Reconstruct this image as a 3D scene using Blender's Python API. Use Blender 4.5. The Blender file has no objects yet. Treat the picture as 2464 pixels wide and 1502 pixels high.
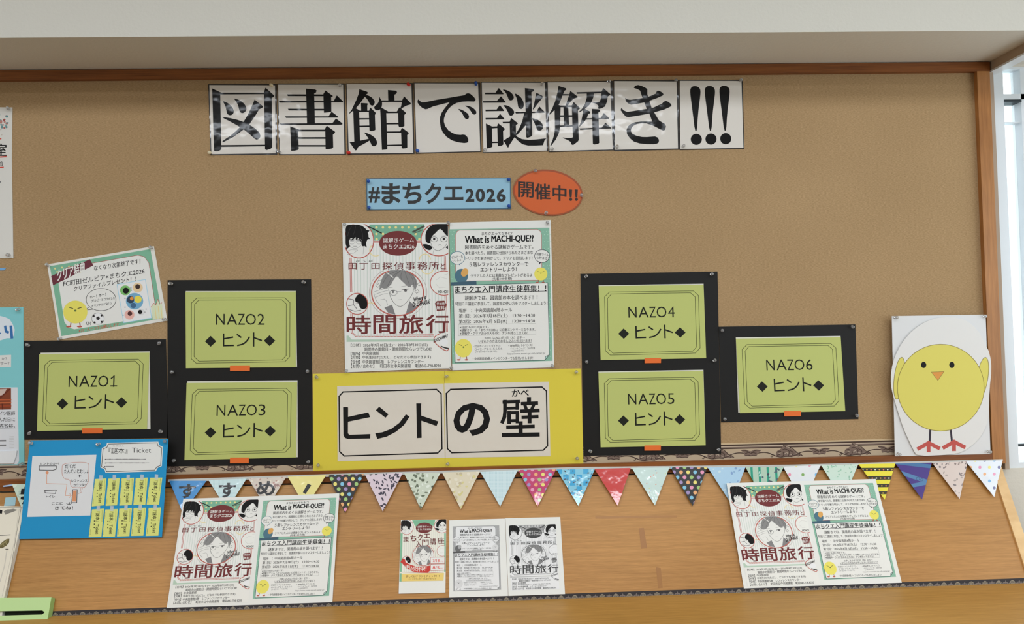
import bpy, math, random
import numpy as np
from mathutils import Vector, Matrix
from mathutils.geometry import tessellate_polygon

SC = bpy.context.scene
COL = SC.collection
PI = math.pi
random.seed(7)

# ------------------------------------------------------------------ camera
FPX, YAW, PITCH, ROLL = 1800.0, 0.03526, 0.03056, 0.02121
CP = np.array([0.0, -2.0, 1.45])
_F = np.array([math.sin(YAW) * math.cos(PITCH), math.cos(YAW) * math.cos(PITCH), math.sin(PITCH)])
_R0 = np.array([math.cos(YAW), -math.sin(YAW), 0.0])
_U0 = np.cross(_R0, _F)
_R = _R0 * math.cos(ROLL) - _U0 * math.sin(ROLL)
_U = _U0 * math.cos(ROLL) + _R0 * math.sin(ROLL)
cd = bpy.data.cameras.new('camera')
cd.sensor_fit = 'HORIZONTAL'
cd.sensor_width = 36.0
cd.lens = 36.0 * FPX / 2464.0
cd.clip_start = 0.05
cam = bpy.data.objects.new('camera', cd)
COL.objects.link(cam)
cam.matrix_world = Matrix(((_R[0], _U[0], -_F[0], CP[0]), (_R[1], _U[1], -_F[1], CP[1]),
                           (_R[2], _U[2], -_F[2], CP[2]), (0, 0, 0, 1)))
SC.camera = cam

# ------------------------------------------------------------------ light and exposure
w = bpy.data.worlds.new('sky')
SC.world = w
w.use_nodes = True
bg = w.node_tree.nodes['Background']
bg.inputs[0].default_value = (0.86, 0.95, 1.0, 1)
bg.inputs[1].default_value = 4.0
SC.view_settings.view_transform = 'Standard'
SC.view_settings.look = 'None'
SC.view_settings.gamma = 1
SC.view_settings.use_curve_mapping = False
SC.view_settings.exposure = -0.27
CEIL = 2.95


def lamp(name, x, y, sx, sy, power, color=(0.92, 0.98, 1.06)):
    l = bpy.data.lights.new(name, 'AREA')
    l.shape = 'RECTANGLE'
    l.size = sx
    l.size_y = sy
    l.energy = power
    l.color = color
    o = bpy.data.objects.new(name, l)
    o.location = (x, y, CEIL - 0.03)
    COL.objects.link(o)
    return o


for lx, ly, ll in ((-1.9, -1.9, 1.2), (-0.3, -1.9, 1.2), (1.3, -1.9, 1.2), (-1.72, -3.1, 0.85), (0.78, -3.1, 0.85)):
    lamp('ceiling_light', lx, ly, ll, 0.7 if ly > -2 else 0.26, 23.0)

# ------------------------------------------------------------------ measuring the place
ALPHA = math.radians(25)
Z_RAIL = 1.0747
BOARD = (np.array([0, 0, 0.0]), np.array([0, -1.0, 0]))
SLOPE = (np.array([0, -0.015, Z_RAIL]), np.array([0, -math.cos(ALPHA), math.sin(ALPHA)]))
LEVEL = lambda z: (np.array([0, 0, z]), np.array([0, 0, 1.0]))


def plane_off(pl, d):
    return (pl[0] + pl[1] * d, pl[1])


def hit(px, py, pl, off=0.0):
    """the point of a surface seen at a spot of the photograph"""
    d = _F + (px - 1232.0) / FPX * _R + (751.0 - py) / FPX * _U
    P0 = pl[0] + pl[1] * off
    t = np.dot(P0 - CP, pl[1]) / np.dot(d, pl[1])
    return CP + t * d


# ------------------------------------------------------------------ materials
def lin(v):
    v = v / 255.0
    return v / 12.92 if v <= 0.04045 else ((v + 0.055) / 1.055) ** 2.4


K = 1.28
MATS = {}


def rgb(c, k=None):
    k = K if k is None else k
    return tuple(min(0.9, lin(v) * k) for v in c) + (1.0,)


def mat(c, rough=0.7, k=None, name='print_ink', spec=0.3, coat=0.0, bump=None, trans=0.0, alpha=1.0, metal=0.0, wob=None):
    key = (tuple(c), rough, k, name, spec, coat, bump, trans, alpha, metal, wob)
    if key in MATS:
        return MATS[key]
    m = bpy.data.materials.new(name)
    m.use_nodes = True
    nt = m.node_tree
    b = nt.nodes['Principled BSDF']
    b.inputs['Base Color'].default_value = rgb(c, k)
    b.inputs['Roughness'].default_value = rough
    b.inputs['Specular IOR Level'].default_value = spec
    b.inputs['Coat Weight'].default_value = coat
    b.inputs['Coat Roughness'].default_value = 0.08
    b.inputs['Transmission Weight'].default_value = trans
    b.inputs['Alpha'].default_value = alpha
    b.inputs['Metallic'].default_value = metal
    if bump or wob:
        tc = nt.nodes.new('ShaderNodeTexCoord')
        no = nt.nodes.new('ShaderNodeTexNoise')
        no.inputs['Scale'].default_value = bump[0] if bump else wob[0]
        no.inputs['Detail'].default_value = 3
        nt.links.new(tc.outputs['Object'], no.inputs['Vector'])
        bp = nt.nodes.new('ShaderNodeBump')
        bp.inputs['Strength'].default_value = 1.0
        bp.inputs['Distance'].default_value = bump[1] if bump else wob[1]
        nt.links.new(no.outputs['Fac'], bp.inputs['Height'])
        nt.links.new(bp.outputs['Normal'], b.inputs['Coat Normal' if wob else 'Normal'])
        if wob and not coat:
            nt.links.new(bp.outputs['Normal'], b.inputs['Normal'])
    MATS[key] = m
    return m


def grey(c):
    l = 0.3 * c[0] + 0.59 * c[1] + 0.11 * c[2]
    return (l, l, l)


def wood(name, dark, light, grain=(2.0, 60.0, 60.0), rough=0.42, rot=0.0, fine=1.0):
    m = bpy.data.materials.new(name)
    m.use_nodes = True
    nt = m.node_tree
    b = nt.nodes['Principled BSDF']
    tc = nt.nodes.new('ShaderNodeTexCoord')
    mp = nt.nodes.new('ShaderNodeMapping')
    mp.inputs['Scale'].default_value = grain
    nt.links.new(tc.outputs['Object'], mp.inputs['Vector'])
    n1 = nt.nodes.new('ShaderNodeTexNoise')
    n1.inputs['Scale'].default_value = 1.0
    n1.inputs['Detail'].default_value = 6
    n1.inputs['Roughness'].default_value = 0.65
    nt.links.new(mp.outputs[0], n1.inputs['Vector'])
    mp2 = nt.nodes.new('ShaderNodeMapping')
    mp2.inputs['Scale'].default_value = tuple(g * s for g, s in zip(grain, (4.0, 5.0, 5.0)))
    nt.links.new(tc.outputs['Object'], mp2.inputs['Vector'])
    n2 = nt.nodes.new('ShaderNodeTexNoise')
    n2.inputs['Scale'].default_value = 1.0
    n2.inputs['Detail'].default_value = 3
    nt.links.new(mp2.outputs[0], n2.inputs['Vector'])
    mp3 = nt.nodes.new('ShaderNodeMapping')
    mp3.inputs['Scale'].default_value = (1.6, 4.0, 4.0)
    nt.links.new(tc.outputs['Object'], mp3.inputs['Vector'])
    n3 = nt.nodes.new('ShaderNodeTexNoise')
    n3.inputs['Scale'].default_value = 1.0
    n3.inputs['Detail'].default_value = 2
    nt.links.new(mp3.outputs[0], n3.inputs['Vector'])

    def math2(op, a, bb):
        q = nt.nodes.new('ShaderNodeMath')
        q.operation = op
        for i, v in enumerate((a, bb)):
            if isinstance(v, float):
                q.inputs[i].default_value = v
            else:
                nt.links.new(v, q.inputs[i])
        return q.outputs[0]
    s = math2('ADD', math2('MULTIPLY', n1.outputs['Fac'], 0.45), math2('MULTIPLY', n2.outputs['Fac'], 0.3 * fine))
    s = math2('ADD', s, math2('MULTIPLY', n3.outputs['Fac'], 0.35))
    r = nt.nodes.new('ShaderNodeValToRGB')
    r.color_ramp.elements[0].position = 0.36
    r.color_ramp.elements[0].color = rgb(dark)
    r.color_ramp.elements[1].position = 0.70
    r.color_ramp.elements[1].color = rgb(light)
    nt.links.new(s, r.inputs['Fac'])
    nt.links.new(r.outputs['Color'], b.inputs['Base Color'])
    b.inputs['Roughness'].default_value = rough
    b.inputs['Specular IOR Level'].default_value = 0.35
    bp = nt.nodes.new('ShaderNodeBump')
    bp.inputs['Strength'].default_value = 0.4
    bp.inputs['Distance'].default_value = 0.0004
    nt.links.new(n2.outputs['Fac'], bp.inputs['Height'])
    nt.links.new(bp.outputs['Normal'], b.inputs['Normal'])
    return m


def burlap():
    m = bpy.data.materials.new('hessian_cloth')
    m.use_nodes = True
    nt = m.node_tree
    b = nt.nodes['Principled BSDF']
    tc = nt.nodes.new('ShaderNodeTexCoord')
    outs = []
    for sc, det in (((170, 170, 620), 3), ((520, 520, 1300), 2), ((2.2, 2.2, 3.0), 2)):
        mp = nt.nodes.new('ShaderNodeMapping')
        mp.inputs['Scale'].default_value = sc
        nt.links.new(tc.outputs['Object'], mp.inputs['Vector'])
        n = nt.nodes.new('ShaderNodeTexNoise')
        n.inputs['Scale'].default_value = 1.0
        n.inputs['Detail'].default_value = det
        nt.links.new(mp.outputs[0], n.inputs['Vector'])
        outs.append(n.outputs['Fac'])

    def ma(op, a, v):
        q = nt.nodes.new('ShaderNodeMath')
        q.operation = op
        nt.links.new(a, q.inputs[0])
        if isinstance(v, float):
            q.inputs[1].default_value = v
        else:
            nt.links.new(v, q.inputs[1])
        return q.outputs[0]
    s = ma('ADD', ma('MULTIPLY', outs[0], 0.55), ma('MULTIPLY', outs[1], 0.3))
    s = ma('ADD', s, ma('MULTIPLY', outs[2], 0.15))
    r = nt.nodes.new('ShaderNodeValToRGB')
    r.color_ramp.elements[0].position = 0.33
    r.color_ramp.elements[0].color = rgb((137, 111, 78))
    r.color_ramp.elements[1].position = 0.66
    r.color_ramp.elements[1].color = rgb((174, 145, 108))
    nt.links.new(s, r.inputs['Fac'])
    nt.links.new(r.outputs['Color'], b.inputs['Base Color'])
    b.inputs['Roughness'].default_value = 0.9
    b.inputs['Specular IOR Level'].default_value = 0.15
    bp = nt.nodes.new('ShaderNodeBump')
    bp.inputs['Strength'].default_value = 0.5
    bp.inputs['Distance'].default_value = 0.0006
    nt.links.new(s, bp.inputs['Height'])
    nt.links.new(bp.outputs['Normal'], b.inputs['Normal'])
    return m


M_WALL = mat((196, 192, 182), 0.85, name='painted_wall', bump=(120, 0.0006))
M_BEAM = mat((158, 140, 122), 0.8, name='shaded_beam_tone')  # shade on the beam and jamb strip put into a brown-grey
M_SOFFIT = mat((200, 194, 184), 0.85, name='painted_soffit', bump=(120, 0.0006))
M_FLOOR = mat((62, 57, 54), 0.6, name='floor_tile', bump=(8, 0.001))
M_BURLAP = burlap()
M_TRIM = wood('shaded_rail_wood', (88, 46, 19), (140, 84, 40), (3, 50, 80), 0.4)  # rails darker than the stile: top rail's shade put into the wood colour
M_TRIM_V = wood('board_stile_wood', (126, 80, 40), (172, 118, 66), (50, 50, 3), 0.4)
M_DESK = wood('desk_oak', (138, 95, 43), (180, 131, 72), (9, 190, 190), 0.4)
M_DESK2 = wood('counter_oak', (142, 101, 44), (180, 136, 72), (7, 150, 150), 0.5)
M_PALE = wood('pale_edge_wood', (190, 150, 100), (222, 186, 136), (6, 12, 12), 0.45)
M_WHITE_METAL = mat((205, 210, 214), 0.35, name='white_window_metal')
M_DARK = mat((40, 48, 52), 0.5, name='black_gasket')
PAPER = mat((214, 212, 206), 0.75, name='white_paper')


# ------------------------------------------------------------------ mesh builder
class MB:
    def __init__(self):
        self.v, self.f, self.mi, self.m = [], [], [], []

    def midx(self, m):
        if m not in self.m:
            self.m.append(m)
        return self.m.index(m)

    def face(self, pts, m):
        i = len(self.v)
        self.v += [tuple(p) for p in pts]
        self.f.append(tuple(range(i, i + len(pts))))
        self.mi.append(self.midx(m))

    def poly(self, pts, m):
        """a flat outline, concave or not"""
        if len(pts) <= 4 and len(pts) < 4:
            return self.face(pts, m)
        tri = tessellate_polygon([[Vector(p) for p in pts]])
        i = len(self.v)
        self.v += [tuple(p) for p in pts]
        k = self.midx(m)
        for t in tri:
            self.f.append(tuple(i + a for a in t))
            self.mi.append(k)

    def extrude(self, front, n, th, m, mside=None):
        """front outline plus a back and the edges between them"""
        back = [np.array(p) - n * th for p in front]
        self.poly(front, m)
        self.poly(back[::-1], mside or m)
        L = len(front)
        for a in range(L):
            b = (a + 1) % L
            self.face([front[a], back[a], back[b], front[b]], mside or m)

    def box(self, lo, hi, m):
        x0, y0, z0 = lo
        x1, y1, z1 = hi
        c = [(x0, y0, z0), (x1, y0, z0), (x1, y1, z0), (x0, y1, z0), (x0, y0, z1), (x1, y0, z1), (x1, y1, z1), (x0, y1, z1)]
        for q in ((3, 2, 1, 0), (4, 5, 6, 7), (0, 1, 5, 4), (1, 2, 6, 5), (2, 3, 7, 6), (3, 0, 4, 7)):
            self.face([c[a] for a in q], m)

    def build(self, name, parent=None, origin=None, weld=True):
        v = np.array(self.v, dtype=float)
        o = np.array(origin if origin is not None else (v.min(0) + v.max(0)) / 2)
        me = bpy.data.meshes.new(name)
        me.from_pydata([tuple(p - o) for p in v], [], self.f)
        for m in self.m:
            me.materials.append(m)
        me.polygons.foreach_set('material_index', self.mi)
        me.update()
        ob = bpy.data.objects.new(name, me)
        COL.objects.link(ob)
        if parent is not None:
            ob.parent = parent
            ob.location = Vector(o) - parent.location
        else:
            ob.location = Vector(o)
        return ob


def tag(o, label, cat=None, group=None, kind=None):
    if label:
        o['label'] = label
    if cat:
        o['category'] = cat
    if group:
        o['group'] = group
    if kind:
        o['kind'] = kind
    return o


def empty(name, loc, label, cat, group=None):
    o = bpy.data.objects.new(name, None)
    o.empty_display_size = 0.05
    o.location = Vector(loc)
    COL.objects.link(o)
    return tag(o, label, cat, group)


# ------------------------------------------------------------------ lettering
_TX = {}


def glyphs(s, bold=0.0):
    """outline of a line of writing as flat faces, inside a 1 x 1 box"""
    key = (s, bold)
    if key not in _TX:
        c = bpy.data.curves.new('writing', 'FONT')
        c.body = s
        c.offset = bold
        c.resolution_u = 3
        o = bpy.data.objects.new('writing', c)
        COL.objects.link(o)
        me = bpy.data.meshes.new_from_object(o)
        v = np.array([p.co[:] for p in me.vertices])[:, :2]
        f = [tuple(p.vertices) for p in me.polygons]
        lo, hi = v.min(0), v.max(0)
        _TX[key] = ((v - lo) / np.maximum(hi - lo, 1e-6), f)
        bpy.data.objects.remove(o)
        bpy.data.curves.remove(c)
        bpy.data.meshes.remove(me)
    return _TX[key]


def smooth(pts, n=2, closed=True):
    p = [np.array(q, float) for q in pts]
    for _ in range(n):
        r = []
        L = len(p)
        for a in range(L if closed else L - 1):
            q0, q1 = p[a], p[(a + 1) % L]
            r += [q0 * 0.75 + q1 * 0.25, q0 * 0.25 + q1 * 0.75]
        if not closed:
            r = [p[0]] + r + [p[-1]]
        p = r
    return p


def clip_convex(pts, conv):
    """the piece of an outline that lies inside a convex outline"""
    out = [np.array(p, float) for p in pts]
    cv = [np.array(p, float) for p in conv]
    area = sum(cv[i][0] * cv[(i + 1) % len(cv)][1] - cv[(i + 1) % len(cv)][0] * cv[i][1] for i in range(len(cv)))
    if area < 0:
        cv = cv[::-1]
    for i in range(len(cv)):
        a, b = cv[i], cv[(i + 1) % len(cv)]
        side = lambda p: (b[0] - a[0]) * (p[1] - a[1]) - (b[1] - a[1]) * (p[0] - a[0])
        res = []
        for j in range(len(out)):
            p, q = out[j], out[(j + 1) % len(out)]
            sp, sq = side(p), side(q)
            if sp >= 0:
                res.append(p)
            if (sp >= 0) != (sq >= 0):
                res.append(p + (q - p) * (sp / (sp - sq)))
        out = res
        if len(out) < 3:
            return []
    return out


def homography(src, dst):
    A, bb = [], []
    for (x, y), (u, v) in zip(src, dst):
        A.append([x, y, 1, 0, 0, 0, -u * x, -u * y])
        bb.append(u)
        A.append([0, 0, 0, x, y, 1, -v * x, -v * y])
        bb.append(v)
    h = np.linalg.solve(np.array(A, float), np.array(bb, float))
    return np.append(h, 1).reshape(3, 3)


class Pen:
    """prints shapes and writing on a flat sheet; Z is the sheet's own drawing frame"""
    E = 0.00006

    def __init__(self, mb, Z, pl, off, H=None, gray=False, rough=0.7, coat=0.0, wob=None, clip=None):
        self.mb, self.Z, self.pl, self.off, self.H, self.gray = mb, Z, pl, off, H, gray
        self.kw = dict(rough=rough, coat=coat, wob=wob)
        self.clip = clip
        self.sub = 0

    def px(self, x, y):
        q = (self.Z[0] + x / self.Z[2], self.Z[1] + y / self.Z[2])
        if self.H is not None:
            r = self.H @ np.array([q[0], q[1], 1.0])
            q = (r[0] / r[2], r[1] / r[2])
        return q

    def P(self, x, y, layer):
        a, b = self.px(x, y)
        return hit(a, b, self.pl, self.off + layer * self.E + (self.sub % 15) * 0.0000038)

    def m(self, c):
        return mat(grey(c) if self.gray else c, **self.kw)

    def poly(self, pts, c, layer=1, S=0):
        self.sub += 1
        if S:
            pts = smooth(pts, S)
        if self.clip is not None:
            pts = clip_convex(pts, self.clip)
            if len(pts) < 3:
                return
        self.mb.poly([self.P(x, y, layer) for x, y in pts], self.m(c))

    def ell(self, x, y, rx, ry, c, layer=1, n=28, rot=0.0):
        cr, sr = math.cos(rot), math.sin(rot)
        self.poly([(x + rx * math.cos(t) * cr - ry * math.sin(t) * sr, y + rx * math.cos(t) * sr + ry * math.sin(t) * cr)
                   for t in (2 * PI * i / n for i in range(n))], c, layer)

    def line(self, pts, wd, c, layer=2, closed=False, S=0):
        if S:
            pts = smooth(pts, S, closed)
        p = [np.array(q, float) for q in pts]
        L = len(p)
        for a in range(L if closed else L - 1):
            q0, q1 = p[a], p[(a + 1) % L]
            d = q1 - q0
            l = np.linalg.norm(d)
            if l < 1e-6:
                continue
            d = d / l
            nrm = np.array([-d[1], d[0]]) * wd / 2
            e = d * wd * 0.4
            self.poly([q0 - e + nrm, q1 + e + nrm, q1 + e - nrm, q0 - e - nrm], c, layer)

    def arc(self, x, y, rx, ry, wd, c, layer=2, a0=0.0, a1=360.0, n=40):
        t = [math.radians(a0 + (a1 - a0) * i / n) for i in range(n + 1)]
        o = [(x + (rx + wd / 2) * math.cos(k), y + (ry + wd / 2) * math.sin(k)) for k in t]
        i_ = [(x + (rx - wd / 2) * math.cos(k), y + (ry - wd / 2) * math.sin(k)) for k in t]
        for k in range(n):
            self.poly([o[k], o[k + 1], i_[k + 1], i_[k]], c, layer)

    def text(self, s, x0, y0, x1, y1, c=(30, 28, 28), layer=4, bold=0.012, tilt=0.0, rot=0):
        """writing that fills the box x0..x1, y0..y1; tilt lowers its right end"""
        shifts = [(0.0, 0.0)]
        if any(0x4E00 <= ord(q) < 0xFF00 for q in s) or bold >= 0.04:
            if 0.0055 < bold <= 0.013:
                d = 0.012 * (y1 - y0)
                shifts = [(d, 0.0), (-d, 0.0)]
            elif bold > 0.013 or bold < 0:
                d = abs(bold) * (y1 - y0) * 0.8
                shifts = [(d, d * 0.5), (-d, -d * 0.5), (d, -d * 0.5), (-d, d * 0.5)]
            bold = 0.0
        v, f = glyphs(s, bold)
        k = self.mb.midx(self.m(c))
        for dx, dy in shifts:
            self.sub += 1
            i = len(self.mb.v)
            for a, b in v:
                if rot == 90:
                    x, y = x0 + b * (x1 - x0), y0 + a * (y1 - y0)
                else:
                    x, y = x0 + a * (x1 - x0), y1 - b * (y1 - y0) + tilt * (a - 0.5)
                self.mb.v.append(tuple(self.P(x + dx, y + dy, layer)))
            for q in f:
                self.mb.f.append(tuple(i + a for a in q))
                self.mb.mi.append(k)


def sheet_mb(Z, quad, pl, off, th, m, side=None, H=None):
    mb = MB()
    pen = Pen(mb, Z, pl, off + th, H)
    front = [pen.P(x, y, 0) for x, y in quad]
    mb.extrude(front, pl[1], th, m, side)
    return mb, pen


# ------------------------------------------------------------------ push pins
PIN = {}


def pin_mesh(m, key):
    if key in PIN:
        return PIN[key]
    prof = [(0.0, 0.0), (0.0042, 0.0), (0.0044, 0.0012), (0.0024, 0.0022), (0.0020, 0.0060), (0.0040, 0.0076), (0.0050, 0.0098), (0.0044, 0.0112), (0.0, 0.0115)]
    n = 16
    v, f = [], []
    for r, z in prof:
        for i in range(n):
            v.append((r * math.cos(2 * PI * i / n), r * math.sin(2 * PI * i / n), z))
    for a in range(len(prof) - 1):
        for i in range(n):
            j = (i + 1) % n
            f.append((a * n + i, a * n + j, (a + 1) * n + j, (a + 1) * n + i))
    me = bpy.data.meshes.new('push_pin')
    me.from_pydata(v, [], f)
    me.materials.append(m)
    for p in me.polygons:
        p.use_smooth = True
    me.validate()
    PIN[key] = me
    return me


M_CLEAR = mat((255, 255, 255), 0.06, name='clear_plastic', spec=0.8, trans=0.85)
M_PINS = {'clear': M_CLEAR, 'cream': mat((205, 192, 160), 0.3, name='cream_plastic'),
          'red': mat((190, 40, 30), 0.3, name='red_plastic'), 'blue': mat((35, 75, 150), 0.3, name='blue_plastic')}


def pin(px, py, pl, off, color, label, k=0.9):
    me = pin_mesh(M_PINS[color], color)
    o = bpy.data.objects.new('push_pin', me)
    o.location = Vector(hit(px, py, pl, off))
    n = Vector(pl[1]) + Vector((random.uniform(-0.3, 0.3), 0, random.uniform(-0.25, 0.3)))
    o.rotation_mode = 'QUATERNION'
    o.rotation_quaternion = n.to_track_quat('Z', 'Y')
    o.scale = (k, k, k)
    COL.objects.link(o)
    tag(o, label, 'push pin', 'push pins in the notice board')


def pins(pts, pl, off, color, what):
    for (px, py), where in pts:
        word = {'clear': 'clear plastic', 'cream': 'cream', 'red': 'red', 'blue': 'blue'}[color]
        pin(px, py, pl, off, color, f'{word} push pin at the {where} of {what}')


def zp(Z, x, y):
    return (Z[0] + x / Z[2], Z[1] + y / Z[2])


C4 = ('top left corner', 'top right corner', 'bottom left corner', 'bottom right corner')
C6 = ('top left corner', 'top right corner', 'left edge middle', 'right edge middle', 'bottom left corner', 'bottom right corner')

# ------------------------------------------------------------------ the room
X_L, X_R, Y_B = -2.9, 2.5, -5.2
X_END = 1.398          # right end of the notice board's frame
X_IN = 1.3605          # right end of its cloth
Z_TOP, Z_TOPIN = 2.172, 2.146
Z_RTOP = 1.1035        # top of the lower rail
SOF_Z = 2.174
Y_SOF = float(hit(1232, 82, LEVEL(SOF_Z))[1])


def struct(name, mb, parent=None):
    return tag(mb.build(name, parent), None, kind='structure')


mb = MB(); mb.box((X_L, Y_B, -0.05), (X_R, 0.3, 0), M_FLOOR); struct('floor', mb)
mb = MB(); mb.box((X_L, Y_B, CEIL), (X_R, 0.3, CEIL + 0.06), M_WALL); struct('ceiling', mb)
mb = MB(); mb.box((X_L - 0.06, Y_B, 0), (X_L, 0.3, CEIL), M_WALL); struct('wall_left', mb)
mb = MB()                                # unseen right wall; long opening added to brighten the soffit's right end
for y0, y1, z0, z1 in ((Y_B, 0.3, 0, 0.95), (Y_B, 0.3, 2.1, CEIL), (Y_B, -2.7, 0.95, 2.1), (-0.25, 0.3, 0.95, 2.1)):
    mb.box((X_R, y0, z0), (X_R + 0.06, y1, z1), M_WALL)
struct('wall_right', mb)
mb = MB(); mb.box((X_L, Y_B - 0.06, 0), (X_R, Y_B, CEIL), M_WALL); struct('wall_front', mb)
# the wall that carries the board, with the window opening at its right end
WX0, WX1 = 1.412, 2.20
WZ0 = float(hit(2430, 1129, BOARD)[2])
WZ1 = 2.168
mb = MB()
mb.box((X_L, 0.012, 0), (WX0, 0.12, CEIL), M_WALL)
mb.box((WX0, 0.012, 0), (X_R, 0.12, WZ0), M_WALL)
mb.box((WX0, 0.012, WZ1), (X_R, 0.12, CEIL), M_WALL)
mb.box((WX1, 0.012, WZ0), (X_R, 0.12, WZ1), M_WALL)
struct('wall_back', mb)
# bulkhead over the board: its pale face and shaded underside
mb = MB(); mb.box((X_L, Y_SOF, SOF_Z), (X_R, 0.012, CEIL), M_WALL); struct('wall_bulkhead', mb)
# short drop beam between board and window, running out under the bulkhead
mb = MB()
mb.box((X_END + 0.004, Y_SOF, SOF_Z - 0.024), (X_END + 0.030, 0.012, SOF_Z), M_BEAM)
mb.box((X_END + 0.003, Y_SOF, SOF_Z - 0.029), (X_END + 0.034, 0.012, SOF_Z - 0.024), M_WHITE_METAL)  # white strip added for the window light on the beam's underside
mb.box((X_END + 0.002, -0.006, WZ0), (X_END + 0.014, 0.012, SOF_Z - 0.02), M_BEAM)
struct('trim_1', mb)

# window
win = MB()
FX = WX0
st = float(hit(2404, 200, plane_off(BOARD, -0.03))[0])
r1 = float(hit(2457.5, 400, plane_off(BOARD, -0.03))[0])
zb = lambda py, x=2435: float(hit(x, py, plane_off(BOARD, -0.03))[2])
win.box((FX, 0.014, WZ0), (st, 0.06, WZ1), M_WHITE_METAL)
win.box((st, 0.014, WZ0), (WX1, 0.06, zb(1111)), M_WHITE_METAL)
win.box((st, 0.014, zb(170)), (WX1, 0.06, WZ1), M_WHITE_METAL)
win.box((r1, 0.02, WZ0), (r1 + 0.05, 0.06, WZ1), M_WHITE_METAL)
win.box((st, 0.02, zb(242)), (WX1, 0.06, zb(229)), M_WHITE_METAL)
win.box((st, 0.024, zb(297)), (r1, 0.05, zb(295)), M_WHITE_METAL)
window = tag(win.build('window_1'), None, kind='structure')
g = MB(); g.box((st, 0.018, zb(248)), (r1, 0.058, zb(242.5)), M_DARK); g.build('gasket', window)
g = MB(); g.box((st, 0.035, zb(1076)), (r1, 0.045, zb(1070)), M_DARK); g.build('guard_rail', window)
M_GLASS = mat((240, 250, 255), 0.0, name='window_glass', trans=1.0, spec=0.5, k=1.0)
g = MB(); g.box((st - 0.004, 0.046, zb(1114)), (WX1, 0.050, zb(168)), M_GLASS); g.build('pane', window)

# pale building across the street, seen through the pane
mb = MB()
M_FAC = mat((250, 252, 252), 0.8, name='white_facade', k=1.0)
M_BAND = mat((205, 238, 242), 0.8, name='pale_blue_cladding', k=1.0)
mb.box((1.5, 7.0, -6), (16, 9.0, 2.4), M_FAC)
for z0, z1 in ((2.4, 3.2), (0.15, 0.95), (-1.6, -0.7)):
    mb.box((1.45, 6.95, z0), (16.05, 9.05, z1), M_BAND)
tag(mb.build('building'), 'pale white building with blue bands seen through the window', 'building')

# ------------------------------------------------------------------ the notice board
board = empty('notice_board', (0, 0.0, Z_RTOP), 'long cloth covered notice board in a brown wooden frame on the wall', 'notice board')
XB0 = -2.6
mb = MB(); mb.box((XB0, 0.0, Z_RTOP - 0.01), (X_IN + 0.005, 0.012, Z_TOPIN + 0.01), M_BURLAP); mb.build('cloth_panel', board)
mb = MB(); mb.box((XB0, -0.014, Z_TOPIN), (X_END, 0.012, Z_TOP), M_TRIM); tag(mb.build('frame_rail', board), 'top rail of the frame, brown darkened for shade')
mb = MB(); mb.box((XB0, -0.014, Z_RAIL), (X_END - 0.006, 0.012, Z_RTOP), M_TRIM); tag(mb.build('frame_rail', board), 'lower rail of the frame behind the pennants')
mb = MB(); mb.box((X_IN, -0.0145, Z_RAIL), (X_END - 0.002, 0.012, Z_TOPIN), M_TRIM_V); tag(mb.build('frame_stile', board), 'right stile of the frame')

# ------------------------------------------------------------------ the slanted desk under it
desk = empty('display_desk', (0, -0.1, 0.0), 'long slanted oak display desk below the notice board', 'desk')
sl = np.array([0, -math.sin(ALPHA), -math.cos(ALPHA)])
XD1 = float(hit(2464, 1367, SLOPE)[0])
s_end = 0.300
N_S = SLOPE[1]
A0 = SLOPE[0]
P = lambda x, s, o=0.0: np.array([x, 0, 0]) + A0 + sl * s + N_S * o
mb = MB()
mb.extrude([P(XB0, 0.004), P(XB0, s_end), P(XD1, s_end), P(XD1, 0.004)], N_S, 0.015, M_DESK)
mb.build('slanted_panel', desk)
XO = float(hit(2464, 1285, SLOPE, 0.004)[0])
mb = MB()
mb.extrude([P(XD1, 0.010, 0.004), P(XD1, s_end + 0.004, 0.004), P(XO, s_end + 0.004, 0.004), P(XO, 0.010, 0.004)], N_S, 0.02, M_PALE)
mb.build('side_board', desk)
pe = P(0, s_end)
mb = MB(); mb.box((XB0, pe[1] - 0.46, pe[2] - 0.03), (X_R - 0.3, pe[1] + 0.004, pe[2] - 0.004), M_DESK2); mb.build('counter_top', desk)
mb = MB(); mb.box((XB0, pe[1] - 0.40, 0.0), (XO, pe[1] - 0.38, pe[2] - 0.03), M_DESK2); mb.build('front_panel', desk)
mb = MB(); mb.box((XO - 0.03, pe[1] - 0.38, 0.0), (XO, 0.0, pe[2] - 0.03), M_DESK2); mb.build('end_panel', desk)

# faint tape marks worn into the desk's varnish
for q, c in (([(590, 780), (640, 775), (675, 985), (612, 990)], (150, 102, 52)), ([(765, 1180), (815, 1190), (835, 1395), (790, 1400)], (148, 102, 52)),
             ([(140, 655), (980, 645), (980, 668), (140, 680)], (158, 110, 58))):
    mb = MB()
    Pen(mb, (1400, 1090, 4.292), SLOPE, 0.0002, rough=0.3).poly(q, c, 1)
    mb.build('tape_mark', desk)

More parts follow.
